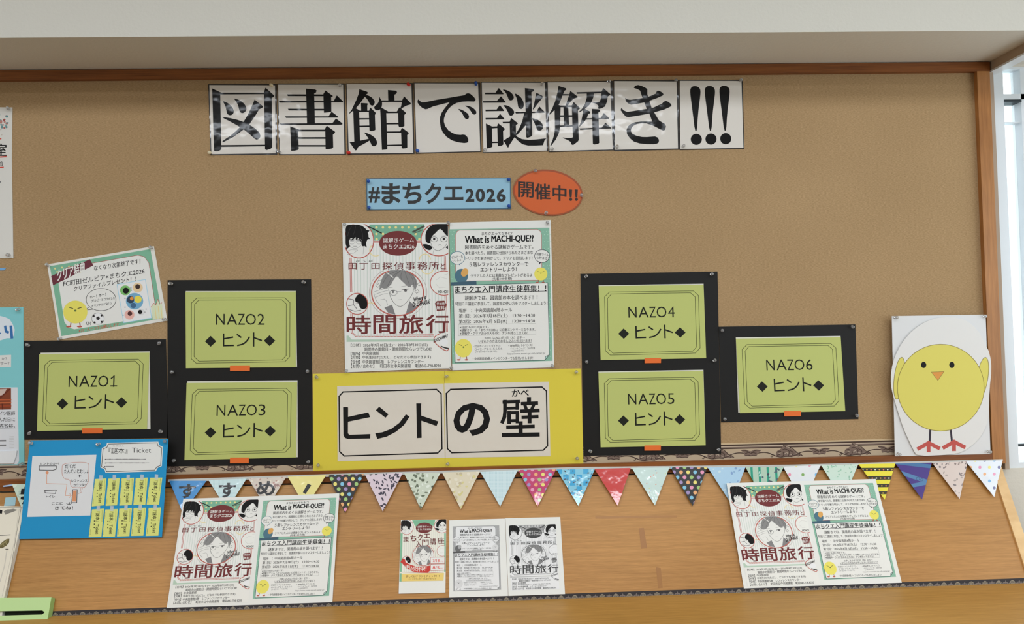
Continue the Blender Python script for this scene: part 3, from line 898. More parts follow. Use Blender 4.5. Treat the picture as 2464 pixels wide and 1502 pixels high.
# ------------------------------------------------------------------ yellow sign
ZY = (740, 880, 3.6235)
YEL = mat((206, 190, 66), 0.7, name='yellow_card_stock')
for side, quad, wq, octa in (('left', [(45, 72), (1192, 48), (1199, 888), (48, 920)], [(258, 180), (1187, 157), (1197, 805), (262, 835)], [(310, 230), (1125, 208), (1165, 245), (1172, 725), (1135, 762), (320, 788), (280, 750), (275, 268)]),
                             ('right', [(1194, 48), (2385, 25), (2405, 855), (1201, 888)], [(1192, 155), (2105, 140), (2118, 790), (1202, 805)], [(1248, 207), (2043, 187), (2083, 222), (2093, 700), (2055, 738), (1258, 760), (1220, 725), (1210, 243)])):
    txt = 'ヒント' if side == 'left' else 'の壁'
    mb, pen = sheet_mb(ZY, quad, BOARD, 0.0, 0.0012, YEL)
    ys = tag(mb.build('sign_board'), f'{side} yellow board of the wide sign, with the white sheet reading {txt}', 'sign board', 'yellow sign boards')
    mb, pen = sheet_mb(ZY, wq, BOARD, 0.0014, 0.0004, mat((205, 198, 186), 0.8, name='wrinkled_paper', bump=(9, 0.006)))
    pen.line(octa, 11, INK, 1, closed=True)
    if side == 'left':
        for q, S in (([(310, 362), (352, 360), (354, 372), (352, 590), (365, 604), (548, 597), (547, 636), (350, 640), (325, 630), (313, 605)], 0), ([(350, 448), (530, 408), (546, 450), (352, 490)], 0),
                     ([(625, 358), (706, 425), (680, 455), (595, 390)], 0), ([(590, 590), (650, 582), (730, 552), (800, 500), (858, 425), (890, 445), (840, 520), (770, 578), (690, 620), (608, 640)], 0),
                     ([(948, 330), (992, 330), (990, 345), (995, 630), (955, 633)], 0), ([(988, 435), (1140, 487), (1125, 527), (990, 480)], 0)):
            pen.poly(q, INK, 2, S)
    else:
        pen.text('の', 1272, 325, 1592, 615, INK, 2, bold=0.035)
        for q, wd in (([(1712, 318), (1840, 314)], 30), ([(1722, 312), (1722, 400), (1716, 450), (1698, 492)], 32), ([(1828, 314), (1828, 374)], 30), ([(1732, 373), (1830, 370)], 26),
                      ([(1758, 408), (1758, 496)], 32), ([(1758, 412), (1832, 410)], 28), ([(1829, 410), (1829, 492)], 30), ([(1758, 482), (1832, 480)], 28),
                      ([(1931, 288), (1931, 326)], 36), ([(1872, 332), (1998, 327)], 30), ([(1895, 345), (1906, 376)], 28), ([(1972, 342), (1958, 374)], 28), ([(1866, 397), (2012, 391)], 30),
                      ([(1878, 451), (2002, 446)], 30), ([(1936, 397), (1936, 490)], 34), ([(1858, 500), (1858, 604)], 36), ([(1745, 538), (1968, 531)], 32), ([(1708, 606), (2010, 601)], 36)):
            pen.line(q, wd, INK, 2)
        pen.text('かべ', 1780, 205, 1930, 270, INK, 2, bold=0.02, tilt=-4)
    mb.build('printed_sheet', ys)
pins([(zp(ZY, 82, 103), 'top left corner'), (zp(ZY, 1217, 92), 'top of the middle seam'), (zp(ZY, 2340, 60), 'top right corner'), (zp(ZY, 93, 870), 'bottom left corner'),
      (zp(ZY, 1225, 855), 'bottom of the middle seam'), (zp(ZY, 2350, 810), 'bottom right corner')], BOARD, 0.0015, 'clear', 'the yellow sign')
 

# ------------------------------------------------------------------ artwork printed on the event flyers
ZA, ZR = (820, 530, 4.173), (1070, 530, 4.17)
MAR, RED, DK, LG = (104, 44, 44), (178, 92, 82), (44, 40, 40), (150, 148, 146)
GRN = (128, 172, 150)
A_RECT = [zp(ZA, *q) for q in ((42, 42), (1078, 38), (1088, 1495), (62, 1500))]
B_RECT = [zp(ZR, *q) for q in ((45, 92), (1050, 75), (1082, 1412), (75, 1442))]
WH = (216, 215, 210)


def chick(p, x, y, rx, ry, L=3, face=True):
    """a plain round yellow bird"""
    c, o = (226, 208, 96), (150, 130, 60)
    p.line([(x - rx * 0.35, y + ry * 0.8), (x - rx * 0.4, y + ry * 1.25)], rx * 0.08, (120, 60, 50), L)
    p.line([(x + rx * 0.35, y + ry * 0.8), (x + rx * 0.4, y + ry * 1.25)], rx * 0.08, (120, 60, 50), L)
    for s in (-1, 1):
        p.ell(x + s * rx * 0.45 - rx * 0.1, y + ry * 1.27, rx * 0.22, ry * 0.08, (178, 84, 70), L)
    p.ell(x, y, rx, ry, c, L + 1)
    if face:
        p.line([(x - rx * 0.5, y - ry * 0.4), (x - rx * 0.2, y - ry * 0.3)], rx * 0.06, (70, 64, 50), L + 2)
        p.line([(x + rx * 0.5, y - ry * 0.4), (x + rx * 0.2, y - ry * 0.3)], rx * 0.06, (70, 64, 50), L + 2)
        p.ell(x, y - ry * 0.12, rx * 0.1, ry * 0.09, (96, 110, 60), L + 2, 10)


def heads(p):
    """two framed portrait drawings in the upper corners"""
    box = [(42, 42), (1078, 38), (1084, 900), (46, 900)]
    old = p.clip
    p.clip = box
    p.ell(182, 205, 150, 178, WH, 3, 48)
    p.arc(182, 205, 148, 176, 10, RED, 4, 0, 360, 48)
    p.clip = [(48, 46), (330, 46), (330, 372), (48, 372)]
    p.poly([(45, 60), (95, 42), (200, 46), (258, 90), (285, 165), (262, 205), (240, 262), (212, 262), (203, 215), (190, 185), (150, 168), (120, 176), (88, 186), (80, 230), (95, 268), (60, 275), (45, 225)], INK, 5, 1)
    for q in ([(255, 95), (290, 105), (262, 135)], [(272, 160), (296, 190), (258, 190)], [(250, 225), (262, 275), (225, 250)], [(60, 240), (52, 300), (95, 260)], [(120, 172), (108, 205), (150, 170)], [(180, 178), (196, 222), (205, 190)], [(150, 170), (150, 200), (178, 178)]):
        p.poly(q, INK, 5)
    for q in ([(110, 60), (80, 110), (70, 160)], [(150, 55), (140, 110), (120, 160)], [(190, 60), (215, 110), (222, 190)]):
        p.line(q, 3, (60, 58, 58), 6, S=1)
    p.line([(82, 225), (98, 272), (150, 288), (205, 255)], 3, LG, 5, S=1)
    for ex in (112, 182):
        p.arc(ex, 214, 30, 26, 3, LG, 6, 0, 360, 16)
        p.line([(ex - 20, 192), (ex + 22, 188)], 4, DK, 6)
        p.line([(ex - 16, 207), (ex + 18, 207)], 5, (90, 88, 88), 6)
    p.line([(60, 310), (110, 295), (170, 300), (130, 330), (70, 340), (90, 360)], 3, LG, 5)
    p.line([(230, 262), (225, 340)], 3, LG, 5)
    p.line([(128, 262), (160, 262)], 3, DK, 6)
    p.clip = box
    p.ell(985, 195, 182, 165, WH, 3, 48)
    p.arc(985, 195, 180, 163, 10, RED, 4, 0, 360, 48)
    p.clip = [(800, 38), (1076, 38), (1076, 345), (800, 345)]
    p.poly([(850, 205), (850, 130), (880, 75), (930, 42), (1010, 34), (1085, 40), (1085, 170), (1055, 150), (1012, 92), (988, 88), (950, 130), (915, 160), (902, 200), (892, 240), (862, 222)], INK, 5, 1)
    p.poly([(815, 240), (870, 240), (925, 270), (900, 305), (850, 290)], INK, 5, 1)
    p.poly([(1050, 270), (1085, 250), (1085, 300)], INK, 5)
    p.line([(898, 205), (912, 262), (962, 312), (1030, 288), (1062, 240)], 3, DK, 6, S=1)
    for ex in (938, 1035):
        p.arc(ex, 192, 34, 26, 4, (90, 88, 88), 6, 0, 360, 18)
        p.ell(ex, 188, 12, 13, DK, 6, 12)
        p.line([(ex - 22, 160), (ex + 20, 156)], 4, DK, 6)
    p.arc(995, 255, 16, 10, 3, DK, 6, 180, 360, 10)
    p.line([(930, 305), (925, 345)], 3, LG, 6)
    p.clip = old


def emblem(p):
    p.ell(575, 232, 190, 124, (108, 48, 48), 3, 48)
    p.text('謎解きゲーム', 425, 178, 735, 225, WH, 4, tilt=-2)
    p.text('まちクエ2026', 427, 240, 740, 288, WH, 4, tilt=-2)


def central(p, words=True):
    """framed pencil portrait of a man with glasses"""
    p.ell(570, 728, 262, 232, WH, 3, 56)
    p.arc(575, 728, 290, 258, 4, (170, 150, 146), 3, -60, 240, 56)
    p.arc(570, 728, 260, 230, 12, RED, 5, -70, 250, 56)
    p.poly([(400, 675), (392, 640), (425, 560), (470, 505), (600, 500), (700, 515), (760, 590), (768, 650), (740, 690), (716, 640), (702, 680), (650, 645), (600, 612), (572, 560), (540, 580), (520, 630), (480, 670), (450, 692)], (128, 127, 126), 4, 1)
    for q in ([(600, 505), (520, 560), (470, 660)], [(605, 503), (560, 540), (535, 580)], [(620, 503), (600, 560), (615, 615)], [(640, 505), (660, 570), (690, 650)], [(670, 510), (715, 570), (735, 650)], [(570, 507), (470, 550), (420, 640)], [(690, 520), (745, 590), (755, 650)]):
        p.line(q, 4, (96, 95, 95), 5, S=1)
    for q in ([(400, 640), (385, 700), (425, 668)], [(730, 660), (745, 715), (765, 655)], [(655, 640), (672, 690), (690, 660)], [(505, 640), (500, 690), (540, 610)]):
        p.poly(q, (128, 127, 126), 4)
    p.poly([(480, 695), (530, 600), (575, 575), (660, 655), (702, 690), (716, 650), (735, 700), (705, 770), (640, 848), (592, 872), (540, 840), (500, 780)], WH, 5, 0)
    p.poly([(438, 880), (515, 848), (548, 948), (480, 935)], (122, 120, 120), 4)
    p.poly([(690, 812), (770, 880), (715, 935), (650, 950)], (122, 120, 120), 4)
    p.line([(480, 695), (500, 780), (540, 840), (592, 872), (640, 848), (705, 770), (735, 700), (722, 660)], 4, (90, 88, 88), 6, S=1)
    p.arc(530, 728, 36, 28, 4, (110, 108, 108), 6, 0, 360, 18)
    p.line([(566, 716), (606, 718)], 3, (110, 108, 108), 6)
    p.line([(505, 708), (545, 706)], 6, DK, 6)
    p.line([(612, 702), (678, 690)], 7, DK, 6)
    p.ell(525, 722, 11, 11, (100, 98, 98), 6, 10)
    p.ell(650, 708, 15, 11, (100, 98, 98), 6, 10)
    p.line([(608, 668), (672, 655)], 4, LG, 6)
    p.line([(575, 800), (610, 796)], 3, LG, 6)
    p.line([(690, 800), (680, 900)], 3, LG, 6)
    for q in ([(335, 720), (420, 690), (520, 672)], [(345, 745), (430, 715), (500, 700)], [(350, 775), (425, 740), (470, 738)], [(330, 725), (350, 800), (400, 860)], [(400, 800), (450, 790), (470, 850)], [(360, 640), (390, 580)], [(365, 610), (410, 600)]):
        p.line(q, 4, LG, 5, S=1)
    p.line([(440, 510), (525, 575)], 9, WH, 5)
    for cx, cy in ((372, 655), (765, 715), (790, 640)):
        p.line([(cx - 22, cy), (cx + 8, cy - 18), (cx + 22, cy + 4), (cx - 4, cy + 20)], 3, DK, 5, closed=True)
    if words:
        p.text('Where is', 728, 762, 855, 806, DK, 7, bold=0.03, tilt=-26)
        p.text('Dr.ESEHARA?', 722, 806, 898, 858, DK, 7, bold=0.03, tilt=-36)


def small_circles(p):
    p.ell(165, 840, 108, 108, WH, 3, 36)
    p.poly([(140, 790), (175, 740), (220, 745), (258, 780), (270, 840), (262, 880), (225, 898), (190, 880), (180, 830), (150, 825)], INK, 4, 1)
    for q in ([(80, 790), (130, 800), (125, 850)], [(75, 860), (130, 850), (160, 890)], [(90, 900), (140, 915), (200, 905)], [(150, 840), (225, 828)]):
        p.line(q, 7, (120, 116, 116), 4)
    p.arc(165, 840, 106, 106, 8, RED, 5, 0, 360, 36)
    p.clip = [(880, 400), (1078, 400), (1080, 900), (880, 900)]
    p.ell(1035, 632, 138, 124, (224, 220, 212), 3, 36)
    p.arc(1035, 632, 136, 122, 8, RED, 4, 0, 360, 36)
    for q in ([(960, 600), (1000, 570), (1070, 590)], [(955, 640), (990, 680), (1060, 670)], [(1040, 550), (1076, 540)]):
        p.line(q, 3, (190, 186, 182), 4)
    p.clip = None


def left_page(p):
    """the detective game's front page"""
    p.poly([(45, 225), (1078, 220), (1084, 1180), (58, 1200)], (220, 221, 214), 1)
    x = 135
    while x < 1050:
        p.line([(x, 240), (x + 6, 1172)], 5, (186, 196, 186), 2)
        if x > 140:
            p.line([(x - 9, 240), (x - 3, 1172)], 2, (205, 210, 203), 2)
        x += 32.5
    p.poly([(285, 44), (840, 40), (805, 200), (325, 205)], (116, 166, 140), 1)
    for yy, xs in ((73, range(358, 760, 65)), (138, (358, 424, 752)), (190, (360, 790))):
        for xx in xs:
            p.ell(xx, yy, 13, 13, (222, 206, 138), 2, 12)
    for y in (212, 228):
        p.line([(310, y), (830, y - 3)], 6, RED, 2)
    for d in (0, 14):
        p.line([(92 + d, 380), (98 + d, 720)], 6, RED, 2)
        p.line([(100 + d, 940), (104 + d, 1130), (150, 1170 - d), (930, 1165 - d)], 6, RED, 2, S=0)
        p.line([(1038 + d, 360), (1042 + d, 500)], 5, RED, 2)
        p.line([(1044 + d, 760), (1060 + d, 1120)], 5, RED, 2)
    p.poly([(58, 1160), (78, 1160), (110, 1200), (930, 1196), (930, 1215), (58, 1222)], (170, 190, 172), 2)
    for cx, cy, r, a0, a1 in ((845, 395, 55, 180, 360), (870, 480, 60, 20, 160), (300, 900, 70, 170, 330), (350, 300, 60, 60, 250)):
        p.arc(cx, cy, r, r, 9, (226, 202, 150), 3, a0, a1, 24)
    heads(p)
    emblem(p)
    for q in ([(268, 62), (320, 84), (408, 130)], ):
        p.line(q, 12, DK, 5)
    p.line([(725, 118), (835, 62)], 18, (70, 76, 66), 5)
    p.line([(740, 130), (828, 95)], 8, (90, 96, 84), 5)
    p.text('だ て だ', 150, 398, 325, 418, DK, 4)
    for ch, a in zip('田丁田探偵事務所と', ((78, 430, 158, 494), (188, 432, 275, 496), (308, 432, 390, 492), (418, 424, 515, 496), (535, 424, 630, 497), (650, 420, 748, 498), (770, 418, 872, 496), (885, 418, 985, 494), (1002, 432, 1052, 492))):
        p.text(ch, *a, MAR, 6, bold=0.006)
    central(p)
    small_circles(p)
    p.text('HO-HO-!', 978, 704, 1078, 734, DK, 6, bold=0.03)
    p.poly([(945, 835), (965, 812), (1040, 808), (1062, 850), (1045, 905), (965, 912)], (112, 52, 50), 3)
    p.text('参加費', 962, 825, 1042, 850, WH, 4)
    p.text('無料', 960, 862, 1042, 900, WH, 4)
    for ch, a in zip('時間旅行', ((62, 958, 300, 1142), (330, 955, 552, 1140), (588, 952, 828, 1138), (860, 950, 1082, 1132))):
        p.text(ch, *a, MAR, 6, bold=0.024)
    p.poly([(930, 1200), (950, 1160), (1010, 1135), (1084, 1150), (1086, 1290), (1060, 1315), (1010, 1290), (960, 1250)], WH, 6)
    p.line([(1000, 1138), (945, 1165), (932, 1205), (965, 1255), (1060, 1318), (1084, 1296)], 8, RED, 7, S=1)
    p.ell(1035, 1225, 42, 38, (228, 226, 222), 7, 20)
    p.line([(1008, 1268), (1050, 1282), (1080, 1288)], 12, DK, 7)
    p.text('BOCCHAMA!?', 932, 1168, 1075, 1204, DK, 8, bold=0.03, tilt=-56)
    p.poly([(66, 1226), (930, 1220), (1010, 1300), (1084, 1330), (1088, 1490), (64, 1498)], (217, 216, 210), 5)
    for s, a in (('【日時】2026年7月18日(土)～ 2026年8月30日(日)', (100, 1237, 872, 1274)), ('期間中の開館日・開館時間ならいつでもOK!', (238, 1276, 915, 1314)),
                 ('【場所】中央図書館', (100, 1322, 385, 1357)), ('【対象】中高生向け(ただし、どなたでも参加できます)', (103, 1360, 905, 1397)),
                 ('【受付】中央図書館5階　レファレンスカウンター', (103, 1403, 832, 1440)), ('【お問い合わせ】　町田市立中央図書館　電話042-728-8220', (103, 1444, 1005, 1484))):
        p.text(s, *a, DK, 7, tilt=-6)


def right_page(p):
    """the explanatory page"""
    p.poly([(45, 92), (1050, 75), (1082, 1412), (75, 1442)], GRN, 1)
    for j in range(38):
        for xx in (60, 90, 985, 1020, 1042):
            xx2 = xx + 0.022 * (100 + j * 34) + (12 if j % 2 else 0)
            if xx2 < 1062:
                p.ell(xx2, 112 + j * 34, 4, 4, (168, 202, 184), 2, 6)
    p.poly([(125, 112), (150, 100), (930, 92), (962, 112), (972, 150), (975, 560), (960, 602), (150, 612), (122, 600), (110, 560), (108, 150)], WH, 2)
    p.line([(125, 112), (150, 100), (930, 92), (962, 112), (972, 150), (975, 560), (960, 602), (150, 612), (122, 600), (110, 560), (108, 150)], 5, (170, 110, 104), 3, closed=True)
    rows = [('まちクエってなあに?', 372, 118, 678, 148, 0.012), ('図書館内をめぐる謎解きゲームです。', 205, 246, 888, 291, 0.012), ('本を調べたり、図書館に仕掛けられたさまざまな', 205, 308, 885, 344, 0.01),
            ('トリックを解き明かして、クリアを目指します！', 210, 364, 880, 399, 0.01), ('５階レファレンスカウンターで', 248, 420, 840, 465, 0.016), ('エントリーしよう！', 358, 473, 722, 514, 0.016),
            ('クリアした人には素敵なプレゼントがあるよ', 260, 538, 878, 571, 0.008), ('(先着100名様)', 475, 573, 675, 606, 0.008)]
    for s, x0, y0, x1, y1, bo in rows:
        p.text(s, x0, y0, x1, y1, DK, 4, bold=bo, tilt=-6)
    p.text('What is', 205, 158, 445, 230, INK, 4, bold=0.045, tilt=-4)
    p.text('MACHI-QUE??', 470, 152, 890, 226, INK, 4, bold=0.045, tilt=-4)
    for cx, cy, rx, ry, c, tail, words in ((128, 378, 73, 64, (70, 110, 130), [(130, 435), (158, 430), (154, 455)], (('ゼルビーも', 68, 352, 182, 384), ('いっしょ！', 78, 388, 176, 414))),
                                         (977, 360, 75, 64, (56, 50, 60), [(945, 415), (972, 420), (950, 445)], (('読書マイル', 922, 330, 1042, 358), ('も貯まる！', 922, 364, 1040, 394)))):
        p.poly(tail, c, 4)
        p.ell(cx, cy, rx, ry, WH, 4, 36)
        p.arc(cx, cy, rx, ry, 5, c, 5, 0, 360, 36)
        for s, x0, y0, x1, y1 in words:
            p.text(s, x0, y0, x1, y1, DK, 6, bold=0.01, tilt=-10 if cx < 500 else 10)
    p.ell(168, 560, 66, 72, (74, 108, 124), 4, 24)
    p.ell(200, 525, 34, 44, (206, 156, 88), 5, 20, 0.5)
    p.line([(75, 640), (305, 628)], 34, (62, 88, 104), 4)
    chick(p, 965, 540, 66, 66, 4)
    p.poly([(85, 655), (1035, 628), (1050, 1350), (1005, 1405), (105, 1430)], WH, 3 + 2)
    p.line([(85, 655), (1035, 628), (1050, 1350), (1005, 1405), (105, 1430)], 6, (70, 96, 92), 6, closed=True)
    p.poly([(1050, 1350), (1012, 1368), (1005, 1405)], (170, 196, 190), 6)
    p.line([(1050, 1350), (1012, 1368), (1005, 1405)], 4, DK, 7, closed=True)
    p.text('まちクエ入門講座生徒募集！！', 105, 655, 1018, 724, INK, 7, bold=0.022, tilt=-14)
    p.line([(105, 732), (1022, 712)], 5, INK, 7)
    for s, x0, y0, x1, y1, bo, c in (('謎解きでは、図書館の本を調べます！！', 203, 752, 930, 800, 0.012, DK), ('特別ミニ講座に参加して、図書館の使い方をマスターしましょう！', 108, 816, 1030, 856, 0.008, DK),
                                  ('場所　：中央図書館6階ホール', 143, 882, 675, 924, 0.01, DK), ('第1回：2026年7月18日(土)　13:30～14:30', 143, 937, 905, 984, 0.01, DK), ('第2回：2026年8月 5日(水)　13:30～14:30', 143, 994, 905, 1040, 0.01, DK),
                                  ('※2回とも同じ内容です。', 152, 1060, 442, 1085, 0.006, DK), ('※謎解きゲーム「まちクエ2026」に自動エントリーとなります。', 152, 1086, 910, 1115, 0.006, DK), ('※挑戦中・クリア済みの人もOK！ナゾ本持ってきてね！', 152, 1117, 835, 1150, 0.006, DK),
                                  ('お申し込みは7月2日（木）正午～', 400, 1166, 805, 1195, 0.012, DK), ('いずれかの方法でお申し込みいただけます！', 340, 1198, 870, 1228, 0.012, DK),
                                  ('・町田市イベントダイヤル', 285, 1250, 560, 1275, 0.004, DK), ('042-724-5656', 302, 1282, 580, 1302, 0.0, (120, 118, 118)), ('(午前7時～午後7時)', 310, 1308, 525, 1332, 0.0, (120, 118, 118)),
                                  ('・Web申込（イベシス）', 640, 1242, 880, 1270, 0.006, DK), ('イベントコード：2607028', 655, 1275, 905, 1297, 0.0, (90, 88, 88)), ('(24時間受付)', 665, 1302, 792, 1322, 0.0, (120, 118, 118)),
                                  ('https://www.event-sys.call-center.jp/', 632, 1328, 1010, 1352, 0.0, (90, 88, 88)), ('・中央図書館4階メインカウンターでも受付いたします！', 283, 1372, 885, 1402, 0.006, DK)):
        p.text(s, x0, y0, x1, y1, c, 7, bold=bo, tilt=-8)
    p.line([(345, 1234), (870, 1226)], 3, DK, 7)
    p.line([(138, 1050), (915, 1036), (915, 1145), (138, 1162)], 2.5, (160, 160, 156), 6, closed=True)
    chick(p, 188, 1285, 86, 92, 6)


FLY = (214, 214, 209)
M_FLY = mat(FLY, 0.6, name='flyer_paper')


def flyer(name, Zq, quad, pl, off, th, label, pages, cat, gray=False, group=None, paper=None):
    mb, pen = sheet_mb(Zq, quad, pl, off, th, paper or M_FLY)
    for art, ref, dst in pages:
        art(Pen(mb, ZA if ref is A_RECT else ZR, pl, off + th, homography(ref, dst), gray))
    return tag(mb.build(name), label, cat, group)


Z4 = (820, 520, 3.952)
flyer('poster', Z4, [(1035, 62), (1997, 38), (2030, 1440), (1060, 1468)], BOARD, 0.0014, 0.0004, 'white and green poster headed What is MACHI-QUE above the yellow sign', [(right_page, B_RECT, B_RECT)], 'poster')
flyer('poster', Z4, [(14, 66), (1020, 60), (1052, 1445), (42, 1488)], BOARD, 0.0019, 0.0006, 'detective portrait poster with large title 時間旅行 above the yellow sign', [(left_page, A_RECT, A_RECT)], 'poster')
for (x, y), wh in zip(((33, 80), (1027, 65), (1967, 65), (55, 1470), (1055, 1445), (2010, 1425)), ('top left of the detective poster', 'top between the two posters', 'top right of the MACHI-QUE poster', 'bottom left of the detective poster', 'bottom between the two posters', 'bottom right of the MACHI-QUE poster')):
    pin(*zp(Z4, x, y), BOARD, 0.0026, 'clear', f'clear plastic push pin at the {wh}')
TF = ALPHA - math.radians(2.8)          # the big flyers stand on the strip and lean on the pennants
LEAN = (A0 + sl * 0.285 + N_S * 0.0015, np.array([0, -math.cos(TF), math.sin(TF)]))
ZL2, ZRa, ZRb = (400, 1120, 4.172), (1400, 1090, 4.292), (1880, 1040, 3.755)
LF_A = [zp(ZL2, *q) for q in ((180, 362), (930, 343), (822, 1378), (38, 1408))]
LF_B = [zp(ZL2, *q) for q in ((975, 355), (1708, 325), (1635, 1310), (868, 1340))]
flyer('flyer', ZL2, [(172, 338), (1738, 282), (1668, 1375), (5, 1432)], LEAN, 0.0, 0.0005, 'two page event flyer leaning at the left on the desk below the pennants', [(left_page, A_RECT, LF_A), (right_page, B_RECT, LF_B)], 'flyer', group='two page flyers on the desk')
RF_A = [zp(ZRa, 1520, 345), zp(ZRb, 172, 470), zp(ZRb, 352, 1378), zp(ZRa, 1712, 1388)]
RF_B = [zp(ZRb, *q) for q in ((205, 478), (828, 460), (1038, 1308), (390, 1335))]
flyer('flyer', (0, 0, 1), [(1748.3, 1163), (2107, 1153), (2170, 1402.5), (1790, 1416.5)], LEAN, 0.0, 0.0005, 'two page event flyer leaning at the right end of the desk below the pennants', [(left_page, A_RECT, RF_A), (right_page, B_RECT, RF_B)], 'flyer', group='two page flyers on the desk')

# black and white fold-out leaflet in the middle of the desk
Z5 = (940, 1230, 5.6)
GL_B = [zp(Z5, *q) for q in ((835, 208), (1462, 193), (1488, 1062), (845, 1083))]
GL_A = [zp(Z5, *q) for q in ((1590, 192), (2225, 178), (2275, 1052), (1615, 1075))]
leaf = empty('leaflet', hit(*zp(Z5, 1560, 600), SLOPE), 'black and white unfolded leaflet standing in the middle of the desk', 'leaflet')
mb, pen = sheet_mb(Z5, [(790, 125), (1542, 102), (1583, 1145), (790, 1166)], SLOPE, 0.0008, 0.0016, M_FLY)
right_page(Pen(mb, ZR, SLOPE, 0.0024, homography(B_RECT, GL_B), True))
mb.build('left_page', leaf)
mb, pen = sheet_mb(Z5, [(1546, 97), (2285, 80), (2350, 1120), (1587, 1145)], SLOPE, 0.0008, 0.0022, M_FLY)
left_page(Pen(mb, ZA, SLOPE, 0.0030, homography(A_RECT, GL_A), True))
mb.build('right_page', leaf)

# small colour flyer beside it
mb, pen = sheet_mb(Z5, [(138, 122), (750, 112), (738, 1100), (108, 1115)], SLOPE, 0.0008, 0.0012, M_FLY)
po = 0.0020
p = Pen(mb, Z5, SLOPE, po)
p.poly([(138, 124), (748, 114), (738, 940), (120, 952)], (222, 216, 204), 1)
for x in range(190, 720, 26):
    p.line([(x, 230), (x - 4, 820)], 4, (196, 198, 186), 2)
p.poly([(290, 124), (600, 118), (585, 200), (330, 206)], (120, 172, 140), 2)
p.poly([(134, 300), (162, 300), (150, 820), (122, 822)], (120, 172, 140), 2)
p.poly([(722, 300), (744, 300), (740, 820), (722, 820)], (120, 172, 140), 2)
p.line([(330, 212), (590, 208)], 5, RED, 3)
sub = lambda sx, sy, ox, oy: homography([zp(ZA, *q) for q in ((0, 0), (1000, 0), (1000, 1000), (0, 1000))],
                                        [zp(Z5, ox - 0.012 * y0 * sy, oy + y0 * sy) if x0 == 0 else zp(Z5, ox + 1000 * sx - 0.012 * y0 * sy, oy + y0 * sy - 12) for x0, y0 in ((0, 0), (1000, 0), (1000, 1000), (0, 1000))])
q = Pen(mb, ZA, SLOPE, po + 2 * Pen.E, sub(0.591, 0.57, 113, 102))
heads(q)
emblem(q)
q = Pen(mb, ZA, SLOPE, po + 2 * Pen.E, sub(0.56, 0.60, 125, 170))
central(q, False)
small_circles(q)
for ch, a in zip('まちクエ入門講座', ((172, 345, 242, 420), (265, 325, 345, 408), (365, 312, 430, 400), (448, 305, 530, 365), (340, 405, 415, 485), (425, 385, 512, 465), (528, 370, 612, 455), (632, 355, 722, 440))):
    p.text(ch, *a, MAR, 9, bold=0.012)
for y0, s, t in ((622, '7/18', '(土)'), (716, '8/5', '(水)')):
    p.poly([(538, y0 + 4), (728, y0 - 2), (726, y0 + 82), (536, y0 + 88)], WH, 9)
    p.line([(538, y0 + 4), (728, y0 - 2), (726, y0 + 82), (536, y0 + 88)], 5, RED, 10, closed=True)
    p.text(s, 566, y0 + 26, 656, y0 + 68, (200, 70, 60), 10)
    p.text(t, 660, y0 + 46, 704, y0 + 68, (200, 70, 60), 10)
p.poly([(132, 690), (158, 640), (195, 655), (200, 690), (260, 722), (360, 752), (470, 745), (538, 735), (535, 800), (500, 832), (400, 832), (300, 815), (215, 770), (160, 705)], (186, 58, 50), 9)
for ch, a in zip('申込受付中!!', ((200, 722, 250, 780), (250, 735, 300, 795), (300, 745, 350, 808), (352, 752, 400, 815), (404, 752, 446, 812), (450, 752, 464, 806), (470, 750, 484, 804))):
    p.text(ch, *a, (228, 214, 204), 10, bold=0.012)
p.line([(150, 824), (530, 834), (710, 824)], 5, RED, 8)
p.poly([(148, 845), (718, 836), (712, 938), (146, 948)], (226, 192, 112), 9)
p.poly([(122, 840), (148, 840), (146, 950), (118, 950)], (120, 172, 140), 8)
p.text('詳しくはチラシをチェック！！', 205, 862, 655, 895, (110, 72, 40), 10, bold=0.012, tilt=-4)
p.text('メインカウンターでも受け付けます', 240, 905, 615, 925, (120, 84, 50), 10, tilt=-4)
tag(mb.build('flyer'), 'small colour flyer with a yellow box and blank white foot, left of the leaflet', 'flyer')

# tilted prize flyer at the left
mb, pen = sheet_mb(Z1, [(303, 205), (992, 87), (1080, 568), (384, 690)], BOARD, 0.0006, 0.0008, mat((214, 212, 204), 0.4, name='laminated_paper', coat=0.5))
pen.poly([(322, 216), (970, 106), (1050, 552), (396, 668)], (118, 170, 142), 1)
pen.poly([(395, 255), (430, 225), (600, 196), (890, 145), (930, 155), (960, 195), (1002, 470), (1000, 520), (965, 545), (480, 624), (440, 612), (415, 575), (378, 330)], (216, 215, 210), 2)
pen.line([(395, 255), (430, 225), (600, 196), (890, 145), (930, 155), (960, 195), (1002, 470)], 3, (160, 90, 80), 3)
for i in range(4):
    for j in range(3):
        pen.ell(355 + i * 45 + j * 14, 232 + j * 20 - i * 7, 6, 6, (214, 204, 140), 2, 8)
pen.poly([(330, 280), (580, 172), (602, 212), (342, 340)], (100, 46, 56), 3)
pen.text('クリア特典', 368, 212, 548, 290, WH, 4, bold=0.02, tilt=-52)
pen.text('なくなり次第終了です！', 606, 190, 905, 224, DK, 4, bold=0.012, tilt=-46)
pen.text('FC町田ゼルビア×まちクエ2026', 408, 270, 932, 306, DK, 4, bold=0.01, tilt=-84)
pen.text('クリアファイルプレゼント！！', 475, 314, 878, 346, DK, 4, bold=0.01, tilt=-68)
pen.ell(652, 432, 96, 72, (216, 215, 210), 3, 40, -0.12)
pen.arc(652, 432, 96, 72, 3, DK, 4, 0, 360, 40)
pen.line([(575, 480), (548, 500), (600, 495)], 3, DK, 4)
for s, a in (('ホー！ホー！', (580, 398, 682, 416)), ('(ゼルビーとコラボした', (588, 422, 742, 442)), ('オリジナルだよ！)', (590, 456, 718, 476))):
    pen.text(s, *a, DK, 5, bold=0.01, tilt=-20)
chick(pen, 486, 512, 78, 74, 4)
